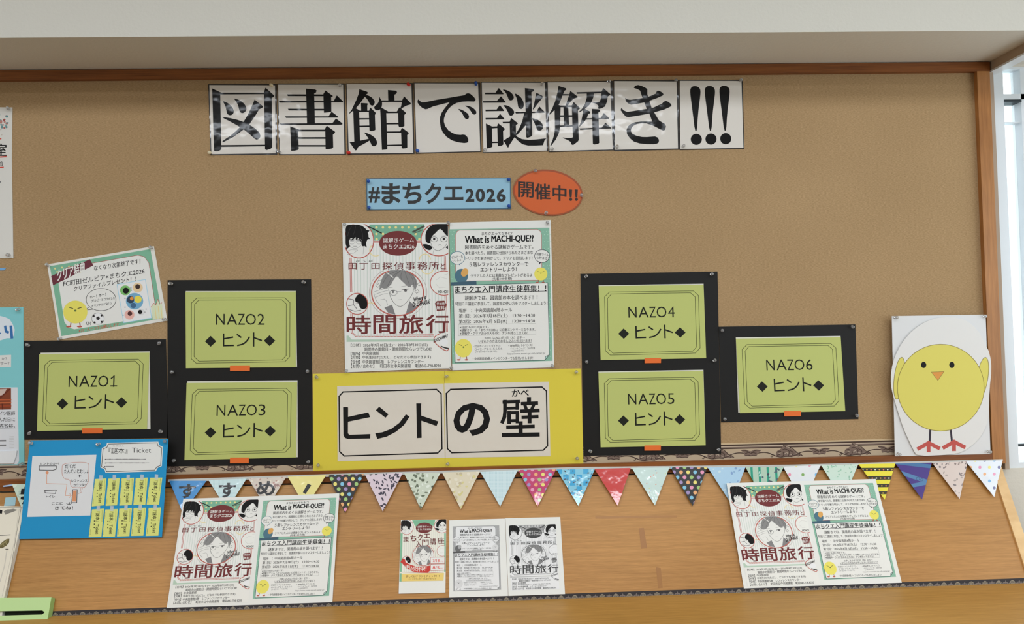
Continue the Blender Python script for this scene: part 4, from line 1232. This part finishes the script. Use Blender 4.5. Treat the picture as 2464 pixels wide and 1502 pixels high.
pen.ell(632, 555, 40, 37, (222, 222, 220), 4, 28)
pen.arc(632, 555, 40, 37, 2, DK, 5, 0, 360, 28)
for cx, cy, r in ((632, 552, 13), (604, 538, 8), (655, 534, 8), (610, 580, 8), (656, 576, 8)):
    pen.ell(cx, cy, r, r, DK, 5, 5)
for x in (560, 572, 584):
    pen.line([(x, 576), (x - 3, 586), (x + 2, 596)], 3, DK, 5)
pen.poly([(755, 335), (938, 302), (978, 550), (798, 582)], (218, 222, 222), 3)
pen.line([(755, 335), (938, 302), (978, 550), (798, 582)], 4, (160, 200, 222), 4, closed=True)
for cx, cy, r, c in ((808, 372, 34, (120, 178, 104)), (888, 355, 33, (216, 190, 150)), (868, 442, 56, (110, 160, 190)), (835, 530, 32, (222, 170, 160)), (912, 512, 22, (206, 206, 206))):
    pen.ell(cx, cy, r, r * 0.95, c, 4, 24)
for cx, cy, r, c in ((812, 374, 20, INK), (888, 348, 16, (60, 44, 40)), (842, 432, 24, (44, 62, 84)), (890, 430, 24, (226, 204, 80)), (838, 522, 15, (80, 44, 44)), (904, 512, 14, INK), (860, 470, 18, (60, 96, 130)), (850, 425, 12, (214, 140, 60))):
    pen.ell(cx, cy, r, r, c, 5, 12)
for i in range(16):
    pen.ell(790 + random.random() * 160, 345 + random.random() * 215, 4, 4, DK, 4, 6)
pen.poly([(975, 480), (992, 455), (1005, 468), (1018, 430), (1030, 462), (1044, 452), (1056, 550), (985, 562)], (202, 210, 180), 4)
pen.line([(975, 480), (992, 455), (1005, 468), (1018, 430), (1030, 462), (1044, 452)], 3, (186, 90, 84), 5)
for x in (1000, 1020, 1038):
    pen.line([(x, 475), (x + 8, 555)], 4, (222, 196, 130), 5)
pen.text('※お一人一つでお願いします！', 508, 600, 775, 624, (190, 90, 70), 4, bold=0.01, tilt=-44)
tag(mb.build('flyer'), 'tilted green bordered prize flyer above the NAZO1 card', 'flyer')
for (x, y), wh in zip(((308, 213), (978, 97), (393, 682), (1066, 558)), C4):
    pin(*zp(Z1, x, y), BOARD, 0.0014, 'clear', f'clear plastic push pin at the {wh} of the tilted prize flyer')

# blue board with the hand drawn map and the tickets
b_top = hit(405, 1057, BOARD, 0.022)
b_bot = hit(390, 1293, SLOPE, 0.004)
d_ = b_bot - b_top
n_ = np.array([0, d_[2], -d_[1]])
n_ = n_ / np.linalg.norm(n_)
if n_[1] > 0:
    n_ = -n_
BLUE = (b_top, n_)
Z2 = (0, 1020, 3.117)
mb, pen = sheet_mb(Z2, [(225, 125), (1262, 113), (1214, 852), (145, 866)], BLUE, 0.0, 0.0012, mat((28, 134, 184), 0.65, name='blue_card_stock'))
tag(mb.build('backing_board'), 'bright blue card board with map and tickets hanging below the NAZO1 card', 'backing board')
mb, pen = sheet_mb(Z2, [(243, 243), (723, 232), (677, 688), (205, 699)], BLUE, 0.0012, 0.0005, mat((206, 207, 208), 0.7, name='sketch_paper'))
Z6 = (0, 1060, 8.346)
p = Pen(mb, Z6, BLUE, 0.0017)
OR, PK = (206, 140, 104), (186, 140, 128)
p.line([(785, 515), (1130, 512), (1128, 580), (1060, 602), (790, 596)], 12, DK, 1, closed=True)
p.line([(900, 1005), (1130, 1000), (1112, 1068), (905, 1055)], 12, DK, 1, closed=True)
p.ell(946, 648, 32, 32, OR, 1, 16)
p.line([(940, 690), (938, 868), (1345, 880), (1310, 1108), (1430, 1108)], 10, OR, 1)
p.line([(1400, 1070), (1432, 1108), (1395, 1150)], 9, OR, 1)
p.line([(1265, 470), (1560, 437), (1775, 450), (1790, 520), (1770, 940), (1480, 955), (1415, 910), (1408, 785), (1290, 775), (1245, 690), (1245, 540)], 10, PK, 1, closed=True, S=1)
p.line([(1625, 960), (1605, 1060)], 8, PK, 1)
p.line([(1655, 960), (1640, 1040), (1575, 1072)], 8, PK, 1)
p.poly([(1470, 1010), (1535, 1005), (1525, 1230), (1450, 1228)], (204, 138, 98), 1)
p.line([(1462, 990), (1550, 990), (1540, 1252), (1440, 1250)], 12, DK, 2, closed=True)
for s, a in (('ヒントのかべ', (805, 445, 1190, 492)), ('だてだ', (1305, 482, 1520, 560)), ('たんていじむしょ', (1290, 580, 1780, 665)), ('+', (1562, 690, 1632, 740)), ('レファレンス', (1435, 785, 1755, 842)), ('カウンター', (1475, 865, 1740, 925)),
             ('トイレ', (920, 1098, 1105, 1155)), ('ここに', (1045, 1240, 1265, 1295)), ('きてね！', (1105, 1320, 1465, 1392))):
    p.text(s, *a, DK, 2, bold=0.014, tilt=-4)
p.line([(1335, 1270), (1370, 1285), (1400, 1245), (1392, 1290), (1440, 1265)], 9, DK, 2)
tag(mb.build('map_sheet'), 'white sheet with a hand drawn map on the left of the blue board', 'sheet')
mb, pen = sheet_mb(Z2, [(803, 143), (1187, 134), (1193, 160), (1222, 172), (1213, 318), (1183, 330), (1168, 357), (792, 370), (782, 340), (752, 328), (764, 182), (796, 168)], BLUE, 0.0012, 0.0005, mat((210, 210, 206), 0.7, name='white_paper'))
pen.line([(812, 152), (1178, 143), (1186, 168), (1213, 180), (1205, 312), (1176, 324), (1160, 348), (800, 360), (789, 334), (762, 322), (773, 190), (803, 176)], 4, DK, 1, closed=True)
pen.text('『謎本』', 812, 180, 955, 224, DK, 1, bold=0.008)
pen.text('なぞほん', 845, 162, 930, 172, LG, 1)
pen.text('Ticket', 990, 180, 1133, 217, DK, 1, bold=-0.005)
for y, x0, x1 in ((266, 798, 1098), (294, 798, 1128), (320, 795, 858)):
    pen.ell(x0 - 8, y + 1, 4, 4, DK, 1, 8)
    x = x0
    while x < x1 - 8:
        l = random.uniform(8, 20)
        pen.line([(x, y), (min(x + l, x1), y - 0.3)], random.uniform(3.5, 7), (130, 128, 128), 1)
        x += l + 4
tag(mb.build('title_card'), 'white notched title card reading 『謎本』 Ticket on the blue board', 'card')
TICK = [[(712, 415), (798, 410), (780, 612), (688, 620)], [(812, 412), (898, 408), (878, 612), (792, 616)], [(913, 409), (1005, 405), (988, 610), (895, 614)], [(1018, 408), (1108, 404), (1090, 608), (1000, 611)], [(1125, 405), (1217, 404), (1192, 608), (1100, 607)],
        [(690, 643), (780, 637), (760, 850), (665, 852)], [(790, 643), (884, 640), (862, 848), (768, 850)], [(895, 638), (990, 632), (970, 843), (877, 847)], [(1002, 632), (1097, 630), (1075, 840), (983, 842)], [(1115, 632), (1208, 628), (1187, 840), (1093, 842)]]
M_TAPE = mat((214, 220, 220), 0.3, name='clear_tape', alpha=0.42, coat=0.5)
ORD = ('first', 'second', 'third', 'fourth', 'fifth')
for i, quad in enumerate(TICK):
    mb, pen = sheet_mb(Z2, quad, BLUE, 0.0014, 0.0005, mat((204, 208, 120), 0.7, name='ticket_paper'))
    p = Pen(mb, Z2, BLUE, 0.0019, homography([zp(Z2, *q) for q in TICK[2]], [zp(Z2, *q) for q in quad]))
    p.text('『謎本』Ticket', 944, 425, 972, 590, (48, 50, 34), 1, rot=90)
    for y in (496, 520, 544):
        p.ell(934, y, 4.5, 4.5, (48, 50, 34), 1, 8)
    for x, y0, y1 in ((991, 415, 500), (912, 430, 475), (906, 560, 600)):
        y = y0
        while y < y1:
            p.line([(x, y), (x - 1, y + 6)], 3, (140, 144, 90), 1)
            y += 10
    row = 'upper' if i < 5 else 'lower'
    t = tag(mb.build('ticket'), f'yellow green paper ticket, {ORD[i % 5]} from the left in the {row} row', 'ticket', 'tickets on the blue board')
    cx, cy = (quad[0][0] + quad[1][0]) / 2 + 4, (quad[0][1] + quad[1][1]) / 2
    mb, pen = sheet_mb(Z2, [(cx - 13, cy - 26), (cx + 12, cy - 24), (cx + 9, cy + 14), (cx - 15, cy + 12)], BLUE, 0.0021, 0.0002, M_TAPE)
    tag(mb.build('tape', t), 'piece of clear tape')
pins([(zp(Z2, 240, 146), 'top left corner'), (zp(Z2, 748, 150), 'middle of the top edge'), (zp(Z2, 1238, 135), 'top right corner')], BLUE, 0.0014, 'clear', 'the blue board')

# ------------------------------------------------------------------ things at the left edge
ZT = (0, 245, 3.577)
mb, pen = sheet_mb((0, 0, 1), [(-160, 257), (30, 258.5), (28.5, 380), (32, 621.5), (-160, 623)], BOARD, 0.0006, 0.0006, mat((206, 203, 196), 0.7, name='poster_paper'))
p = Pen(mb, ZT, BOARD, 0.0012)
for i in range(26):
    x, y = random.uniform(-40, 70), random.uniform(108, 225)
    p.ell(x, y, random.uniform(6, 15), random.uniform(6, 14), random.choice([(150, 72, 66), (96, 134, 136), (160, 96, 86), (120, 156, 156), (176, 120, 110)]), 1 + i % 3, 9)
for i in range(8):
    p.ell(random.uniform(-30, 50), random.uniform(215, 290), 7, 5, (186, 178, 168), 1, 8)
p.text('室', -38, 360, 56, 465, INK, 2, bold=0.02)
p.line([(-40, 478), (52, 472)], 11, (196, 74, 60), 2)
p.text('館', -18, 512, 24, 552, INK, 2)
p.line([(-40, 570), (28, 564)], 10, (196, 74, 60), 2)
p.line([(-10, 688), (4, 690)], 14, (120, 116, 116), 2)
p.line([(-10, 322), (8, 318)], 10, (196, 74, 60), 2)
tag(mb.build('poster'), 'white poster cut off by the left edge, with red underlined letters', 'poster')
pin(*zp(ZT, 78, 60), BOARD, 0.0012, 'clear', 'clear plastic push pin at the top right corner of the white poster')
pin(*zp(ZT, 80, 1318), BOARD, 0.0012, 'clear', 'clear plastic push pin at the bottom right corner of the white poster')
mb, pen = sheet_mb(ZT, [(-60, 1432), (52, 1432), (38, 1450), (-60, 1455)], BOARD, 0.0004, 0.0006, mat((110, 160, 206), 0.6, name='blue_paper'))
tag(mb.build('paper_scrap'), 'tip of a small light blue paper scrap below the white poster', 'paper')

ZC = (0, 720, 3.66)
mb, pen = sheet_mb(ZC, [(-300, 76), (205, 72), (207, 600), (215, 1462), (-300, 1470)], BOARD, 0.0, 0.0014, mat((122, 188, 192), 0.7, name='cyan_card_stock'))
p = Pen(mb, ZC, BOARD, 0.0014)
p.poly([(-60, 150), (0, 148), (40, 156), (85, 178), (112, 220), (130, 270), (122, 320), (108, 345), (60, 345), (10, 362), (-60, 378)], (206, 212, 218), 1)
p.line([(46, 242), (52, 285), (70, 292)], 22, (52, 104, 160), 2)
p.line([(96, 242), (104, 338)], 24, (52, 104, 160), 2)
p.line([(-8, 296), (3, 302)], 12, (52, 104, 160), 2)
p.poly([(-60, 498), (98, 490), (97, 597), (-60, 602)], (206, 206, 202), 1)
p.text('か？', 14, 512, 60, 538, (110, 108, 110), 2)
p.text('サー？', 2, 552, 82, 580, (110, 108, 110), 2)
cp = tag(mb.build('poster'), 'cyan poster cut off by the left edge, with a white cloud', 'poster')
mb, pen = sheet_mb(ZC, [(-200, 780), (155, 778), (158, 1000), (168, 1430), (150, 1455), (-200, 1460)], BOARD, 0.0014, 0.0006, mat((204, 206, 210), 0.7, name='white_paper'))
p = Pen(mb, ZC, BOARD, 0.0020)
p.poly([(-100, 788), (97, 786), (98, 972), (-100, 976)], (120, 58, 34), 1)
p.poly([(-100, 800), (60, 790), (30, 845), (-100, 860)], (190, 170, 160), 2)
p.line([(0, 870), (85, 795)], 12, (96, 40, 24), 3)
for y, c in ((885, (170, 82, 46)), (912, (184, 96, 56)), (940, (150, 66, 36))):
    p.line([(-100, y + 4), (95, y)], 12, c, 3)
p.line([(20, 925), (22, 970)], 10, (92, 36, 22), 3)
p.text('イツ医師', -8, 988, 132, 1024, DK, 2)
p.text('んだ日に', -10, 1044, 132, 1078, DK, 2)
p.text('式名は、', -8, 1098, 132, 1130, DK, 2, bold=0.02)
p.line([(-10, 1138), (135, 1134)], 3, DK, 2)
for y in (1248, 1288):
    p.line([(0, y), (48, y - 1)], 14, (120, 120, 122), 2)
for y in range(1212, 1315, 14):
    p.line([(82, y), (120, y - 2)], 2.5, (170, 170, 170), 2)
tag(mb.build('info_sheet', cp), 'white sheet with a brown photo')
mb, pen = sheet_mb(ZC, [(-200, 1348), (148, 1335), (140, 1380), (116, 1448), (-200, 1454)], BOARD, 0.0022, 0.003, mat((214, 216, 218), 0.2, name='glossy_pocket', coat=1.0, wob=(20, 0.004)))
tag(mb.build('pocket', cp), 'glossy clear pocket')
pins([(zp(ZC, 168, 88), 'top right corner'), (zp(ZC, 198, 1448), 'bottom right corner')], BOARD, 0.0016, 'clear', 'the cyan poster')

# cream panel leaning on the desk, green slot box in front of it
mb, pen = sheet_mb((0, 0, 1), [(-160, 1214), (54, 1219), (55, 1240), (9, 1442), (3, 1500), (-160, 1500)], SLOPE, 0.0008, 0.012, mat((212, 205, 188), 0.5, name='cream_board'), mat((196, 194, 186), 0.6, name='board_edge'))
ZG = (0, 1100, 3.736)
p = Pen(mb, ZG, SLOPE, 0.0128)
p.line([(-80, 452), (190, 452), (150, 680), (60, 1245)], 4, (112, 106, 96), 1)
p.line([(172, 470), (130, 760), (20, 1250)], 5, (190, 182, 168), 1)
p.poly([(32, 490), (60, 472), (95, 470), (120, 466), (160, 476), (110, 496), (70, 510), (50, 520)], (124, 120, 112), 1)
p.line([(-10, 490), (6, 492)], 34, INK, 1)
p.line([(0, 706), (92, 700)], 7, (120, 116, 108), 1)
p.poly([(-8, 800), (20, 765), (60, 738), (85, 736), (82, 770), (55, 800), (20, 820), (-8, 822)], (98, 88, 54), 1)
for q in ([(0, 800), (70, 745)], [(20, 775), (40, 805)], [(45, 755), (62, 790)]):
    p.line(q, 6, (140, 130, 88), 2)
p.line([(62, 838), (40, 980), (0, 1120)], 9, (190, 184, 172), 1)
p.line([(52, 830), (74, 830)], 8, (90, 84, 74), 1)
tag(mb.build('panel'), 'cream picture panel leaning on the desk at the left edge', 'panel')

box = empty('slot_box', hit(60, 1480, SLOPE), 'pale green slot box at the bottom left corner of the desk', 'box')
G_F, G_S = mat((176, 204, 142), 0.6, name='pale_green_card'), mat((140, 172, 104), 0.6, name='green_card_side')
BT = 0.019
mb = MB()
pb = Pen(mb, ZG, SLOPE, BT)
q = [(-160, 1268), (462, 1262), (440, 1390), (396, 1620), (-160, 1640)]
slot = [(-60, 1388), (380, 1380), (402, 1395), (380, 1416), (-60, 1428)]
mb.poly([pb.P(*a, 0) for a in (q[0], q[1], q[2], (402, 1395), (380, 1380), (-60, 1388), (-160, 1388))], G_F)
mb.poly([pb.P(*a, 0) for a in ((-160, 1428), (-60, 1428), (380, 1416), (402, 1395), q[2], q[3], q[4])], G_F)
mb.poly([pb.P(*a, 0) for a in ((-160, 1388), (-60, 1388), (-60, 1428), (-160, 1428))], G_F)
fr = [pb.P(*a, 0) for a in q]
bk = [a - SLOPE[1] * (BT - 0.0015) for a in fr]
for i in range(5):
    j = (i + 1) % 5
    mb.face([fr[i], bk[i], bk[j], fr[j]], G_S)
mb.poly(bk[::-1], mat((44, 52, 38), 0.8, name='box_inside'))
pb.poly([(-160, 1495), (340, 1466), (330, 1520), (318, 1640), (-160, 1640)], (208, 214, 200), 1)
mb.build('body', box)

# light blue paper bit taped to the desk at the left
mb, pen = sheet_mb(Z6, [(110, 1150), (325, 1135), (300, 1310), (80, 1320)], SLOPE, 0.0002, 0.0006, mat((150, 182, 190), 0.6, name='pale_blue_paper'))
tag(mb.build('paper_slip'), 'small pale blue paper slip stuck on the desk beside the blue board', 'paper')

# ------------------------------------------------------------------ bird picture at the right
ZD = (2120, 740, 3.756)
mb, pen = sheet_mb(ZD, [(97, 78), (945, 65), (990, 1325), (125, 1345)], BOARD, 0.0150, 0.0006, mat((206, 206, 206), 0.7, name='white_paper'))
bp = tag(mb.build('picture'), 'white sheet with a large yellow bird cut-out at the right end', 'picture')
out = [(620, 82), (760, 108), (870, 195), (940, 325), (985, 420), (1000, 560), (980, 740), (975, 960), (955, 1070), (880, 1200), (740, 1310), (600, 1332), (328, 1345), (290, 1285), (200, 1090), (140, 900), (98, 760), (86, 640), (105, 500), (150, 385), (240, 250), (360, 150), (480, 98)]
mb = MB()
pen = Pen(mb, ZD, BOARD, 0.0186)
mb.extrude([pen.P(x, y, 0) for x, y in smooth(out, 1)], BOARD[1], 0.0006, mat((210, 208, 205), 0.7, name='white_paper'))
YB, OL = (204, 194, 96), (136, 122, 62)
for cx, cy, rx, ry, rot, L in ((165, 640, 46, 190, 0.12, 1), (915, 640, 50, 190, 0.16, 1), (540, 725, 392, 392, 0.0, 3)):
    pen.ell(cx, cy, rx, ry, YB, L, 64, rot)
    pen.line(ell(cx, cy, rx, ry, rot), 5, OL, L + 1, closed=True)
for cx in (385, 640):
    pen.ell(cx, 520, 24, 28, INK, 5, 24)
pen.poly([(455, 585), (570, 580), (514, 660)], (206, 140, 70), 5)
pen.line([(455, 585), (570, 580), (514, 660)], 4, OL, 6, closed=True)
for q in ([(445, 1110), (440, 1215)], [(630, 1108), (640, 1205)]):
    pen.line(q, 18, (52, 46, 56), 2)
for fx, fy in ((430, 1225), (660, 1215)):
    for dx, dy in ((-90, 50), (0, 70), (90, 45)):
        pen.line([(fx, fy), (fx + dx, fy + dy)], 34, (178, 80, 74), 4)
tag(mb.build('cut_out', bp), 'cut-out round yellow bird with red feet')
pins([(zp(ZD, 125, 92), 'top left corner'), (zp(ZD, 932, 80), 'top right corner'), (zp(ZD, 150, 1322), 'bottom left corner'), (zp(ZD, 965, 1302), 'bottom right corner')], BOARD, 0.0160, 'clear', 'the bird picture')

# ------------------------------------------------------------------ pennant garland along the lower rail
TA = math.atan(0.418)
PEN_PL = (np.array([0, -0.0185, 1.0885]), np.array([0, -math.cos(TA), math.sin(TA)]))
ZP1, ZP2, ZP3, ZP4 = (400, 1120, 4.172), (860, 1100, 4.1724), (1400, 1090, 4.292), (1880, 1040, 3.755)
PAST = [(222, 206, 110), (120, 180, 206), (214, 140, 170), (150, 186, 110), (150, 130, 176), (222, 160, 106)]
GLOSS = dict(rough=0.35, coat=0.7, wob=(18, 0.0016))


def dots(p, tri, cols, r, step, jitter=0.0, L=1):
    xs, ys = [a for a, b in tri], [b for a, b in tri]
    j, y, k = 0, min(ys), 0
    while y < max(ys) + r:
        x = min(xs) + (step / 2 if j % 2 else 0)
        while x < max(xs) + r:
            p.ell(x + random.uniform(-jitter, jitter), y + random.uniform(-jitter, jitter), r, r, cols[(k * 7 + j * 3) % len(cols)], L, 14)
            x += step
            k += 1
        y += step * 0.72
        j += 1


def blobs(p, tri, cols, n, r0, r1, L=1, stretch=1.0, seed=1):
    rnd = random.Random(seed)
    xs, ys = [a for a, b in tri], [b for a, b in tri]
    for i in range(n):
        x, y, t = rnd.uniform(min(xs), max(xs)), rnd.uniform(min(ys), max(ys)), rnd.uniform(0, PI)
        p.ell(x, y, rnd.uniform(r0, r1) * stretch, rnd.uniform(r0, r1), rnd.choice(cols), L + i % 3, 7, t)


def checks(p, tri, c, step, wd):
    xs, ys = [a for a, b in tri], [b for a, b in tri]
    x = min(xs)
    while x < max(xs):
        p.line([(x, min(ys)), (x, max(ys))], wd, c, 1)
        x += step
    y = min(ys)
    while y < max(ys):
        p.line([(min(xs), y), (max(xs), y)], wd, c, 2)
        y += step


BK = (24, 23, 24)


def pat_su(p, t):
    pass


def pat_word(ch, box):
    def f(p, t):
        p2 = Pen(p.mb, ZP1, p.pl, p.off, rough=0.35, coat=0.7, wob=(18, 0.0016))
        p2.text(ch, *box, BK, 5, bold=0.03)
    return f


def pat_plaid(p, t):
    xs, ys = [a for a, b in t], [b for a, b in t]
    for i in range(8):
        for j in range(8):
            if (i + j) % 2 == 0:
                x, y = min(xs) + i * 16, min(ys) + j * 14
                p.poly([(x, y), (x + 13, y), (x + 13, y + 12), (x, y + 12)], (40, 150, 196), 1)
    blobs(p, t, [(60, 70, 84), (80, 120, 140), (220, 230, 234)], 70, 1.2, 2.6, 2, 1.2, 5)


def pat_green(p, t):
    xs, ys = [a for a, b in t], [b for a, b in t]
    for x in (14, 33, 53, 73):
        p.line([(min(xs) + x, min(ys) + 3), (min(xs) + x + 5, max(ys))], 5.5, (24, 140, 114), 1)
    blobs(p, t, [(52, 66, 78), (70, 90, 100), (160, 200, 190)], 40, 1.5, 3.0, 2, 1.6, 6)


def pat_bee(p, t):
    ys = [b for a, b in t]
    for a, b in ((11, 19), (31, 40), (50, 58), (68, 75)):
        y = min(ys) + a
        p.poly([(2050, y), (2170, y - 1), (2170, y + b - a - 1), (2050, y + b - a)], (48, 46, 30), 1)
    for k, y in enumerate((15, 35.5, 54, 71.5)):
        for i in range(9):
            p.ell(2066 + i * 10 + k * 3, min(ys) + y, 2.0, 1.8, [(214, 110, 90), (220, 214, 190), (190, 150, 60)][i % 3], 2, 7)


def pat_purple(p, t):
    for a, c in (((2150, 1112, 2250, 1124), (60, 104, 148)), ((2150, 1132, 2250, 1166), (74, 116, 158)), ((2180, 1172, 2240, 1160), (74, 116, 158))):
        p.line([a[:2], a[2:]], 9, c, 1)
    p.arc(2209, 1152, 4, 4, 1.4, (50, 80, 120), 2, 0, 360, 12)
    p.arc(2218, 1155, 3, 3, 1.2, (50, 80, 120), 2, 0, 360, 12)


def pat_swirl(p, t):
    blobs(p, t, [(52, 46, 62)], 95, 1.2, 2.4, 1, 2.4, 3)


PEN_LIST = [
    (ZP1, (30, 155), (405, 155), (165, 478), (60, 132, 190), 'plain blue pennant with the letter す', pat_word('す', (128, 190, 298, 332))),
    (ZP1, (425, 150), (808, 132), (610, 445), (176, 202, 204), 'pale teal pennant with the letter す', lambda p, t: (checks(p, t, (196, 216, 216), 3.2, 1.0), pat_word('す', (528, 176, 698, 328))(p, t))),
    (ZP1, (825, 135), (1205, 115), (1010, 435), (196, 184, 172), 'floral beige pennant with the letter め', lambda p, t: (blobs(p, t, [(150, 120, 116), (176, 140, 130), (214, 206, 190)], 60, 1.5, 3.4, 1, 1.2, 11), pat_word('め', (908, 158, 1092, 305))(p, t))),
    (ZP1, (1220, 115), (1605, 98), (1400, 425), (218, 206, 130), 'pale yellow pennant with an exclamation mark', lambda p, t: p.poly([zp(ZP1, *a) for a in ((1420, 182), (1456, 200), (1398, 290), (1372, 272))], BK, 2)),
    (ZP1, (1625, 97), (1985, 86), (1795, 480), (34, 33, 34), 'black pennant with pastel dots over the left flyer', lambda p, t: dots(p, t, PAST, 4.6, 17.0)),
    (ZP2, (75, 175), (455, 160), (255, 548), (204, 188, 196), 'pink pennant with dark squiggles', pat_swirl),
    (ZP2, (470, 165), (835, 157), (637, 530), (190, 198, 180), 'grey green camouflage pennant', lambda p, t: blobs(p, t, [(90, 100, 80), (130, 140, 118), (210, 216, 204), (110, 118, 96)], 90, 1.6, 4.0, 1, 1.4, 8)),
    (ZP2, (850, 155), (1230, 146), (1038, 525), (206, 196, 170), 'beige pennant with pale flowers', lambda p, t: blobs(p, t, [(186, 172, 140), (214, 206, 186), (200, 190, 130)], 60, 2.0, 4.6, 1, 1.1, 9)),
    (ZP2, (1235, 150), (1610, 131), (1433, 498), (176, 202, 206), 'pale blue checked pennant', lambda p, t: checks(p, t, (200, 216, 218), 3.4, 1.1)),
    (ZP2, (1615, 130), (1995, 125), (1808, 498), (178, 46, 96), 'magenta pennant with pastel dots', lambda p, t: dots(p, t, PAST, 4.4, 17.0)),
    (ZP2, (2000, 125), (2385, 120), (2218, 492), (120, 184, 206), 'blue plaid pennant', pat_plaid),
    (ZP3, (130, 165), (505, 156), (370, 545), (186, 44, 38), 'plain red pennant', pat_su),
    (ZP3, (515, 155), (905, 150), (755, 545), (186, 206, 200), 'pale mint pennant with a fold', lambda p, t: blobs(p, t, [(206, 150, 130), (150, 176, 190), (196, 206, 150)], 24, 1.0, 1.8, 1, 1.2, 12)),
    (ZP3, (915, 148), (1295, 151), (1145, 550), (34, 33, 34), 'black pennant with pastel dots right of the middle', lambda p, t: dots(p, t, PAST[1:] + PAST[:1], 4.6, 17.0)),
    (ZP3, (1300, 150), (1690, 149), (1545, 530), (160, 192, 214), 'pale blue pennant with small motifs', lambda p, t: blobs(p, t, [(130, 164, 196), (120, 150, 190), (190, 210, 224)], 34, 1.2, 3.0, 1, 1.4, 13)),
    (ZP3, (1692, 149), (2085, 146), (1900, 530), (164, 188, 168), 'green striped pennant', pat_green),
    (ZP4, (15, 312), (355, 299), (200, 640), (212, 214, 216), 'white pennant with colourful dots behind the right flyer', lambda p, t: dots(p, t, [(222, 160, 110), (120, 160, 90), (214, 206, 110), (110, 170, 210), (214, 140, 160)], 3.8, 32.0)),
    (ZP4, (360, 299), (695, 290), (560, 620), (192, 210, 196), 'pale green pennant with sprigs', lambda p, t: blobs(p, t, [(130, 176, 150), (150, 190, 166)], 80, 0.9, 1.8, 1, 2.2, 14)),
    (ZP4, (698, 290), (1030, 283), (935, 612), (220, 206, 56), 'yellow and black striped pennant', pat_bee),
    (ZP4, (1032, 284), (1360, 276), (1272, 608), (62, 42, 120), 'purple pennant with blue bands', pat_purple),
    (ZP4, (1362, 276), (1685, 266), (1612, 605), (200, 184, 176), 'beige pennant with grey flowers', lambda p, t: blobs(p, t, [(136, 120, 116), (160, 146, 140), (120, 110, 110)], 75, 1.2, 2.6, 1, 1.4, 15)),
    (ZP4, (1665, 262), (2000, 256), (1925, 588), (208, 212, 220), 'white pennant with pastel dots at the right end', lambda p, t: dots(p, t, [(214, 140, 170), (110, 160, 200), (222, 206, 110), (222, 160, 110), (100, 100, 140)], 3.6, 23.0)),
]
gar = empty('garland', hit(1400, 1140, PEN_PL), 'long pennant garland of colourful paper triangles along the lower rail', 'garland')
for i, (Z, a, b, c, col_, lab, pat) in enumerate(PEN_LIST):
    tri = [zp(Z, *a), zp(Z, *b), zp(Z, *c)]
    off = 0.0006 + (0.0007 if i % 2 else 0.0)
    mb, pen = sheet_mb((0, 0, 1), tri, PEN_PL, off, 0.0005, mat(col_, name='laminated_paper', **GLOSS))
    pen.kw = dict(GLOSS)
    pen.clip = tri
    pat(pen, tri)
    tag(mb.build('pennant', gar), lab)
mb, pen = sheet_mb((0, 0, 1), [(404, 1154), (900, 1137.5), (1400, 1124), (1900, 1118.5), (2413, 1105), (2413, 1110), (1900, 1124), (1400, 1131), (900, 1144), (404, 1161)], PEN_PL, 0.0001, 0.0005, mat((196, 196, 190), 0.3, name='clear_band', coat=0.8, alpha=0.7))
tag(mb.build('band', gar), 'clear band joining the pennants')

g2 = empty('garland', hit(50, 1180, PEN_PL), 'end of another garland with a mint pennant left of the blue board', 'garland')
tri = [zp(Z6, 240, 880), zp(Z6, 640, 876), zp(Z6, 440, 1380)]
mb, pen = sheet_mb((0, 0, 1), tri, PEN_PL, 0.0006, 0.0005, mat((190, 206, 188), name='laminated_paper', **GLOSS))
pen.clip = tri
blobs(pen, tri, [(160, 180, 164), (206, 216, 200), (170, 190, 180)], 40, 1.5, 4, 1, 1.5, 21)
pen.Z = Z6
pen.clip = [(240, 880), (640, 876), (440, 1380)]
for q in ([(490, 930), (570, 925), (560, 1290), (440, 1280), (470, 1215), (500, 1200)], [(410, 1085), (430, 975), (560, 960), (560, 1120), (500, 1085)], [(410, 1185), (420, 1135), (560, 1110), (560, 1210)]):
    pen.poly(q, BK, 5)
mb.build('pennant', g2)
mb, pen = sheet_mb(Z6, [(60, 908), (245, 880), (245, 915), (65, 935)], PEN_PL, 0.0004, 0.0005, mat((150, 176, 206), 0.35, name='blue_tape', coat=0.5))
mb.build('band', g2)
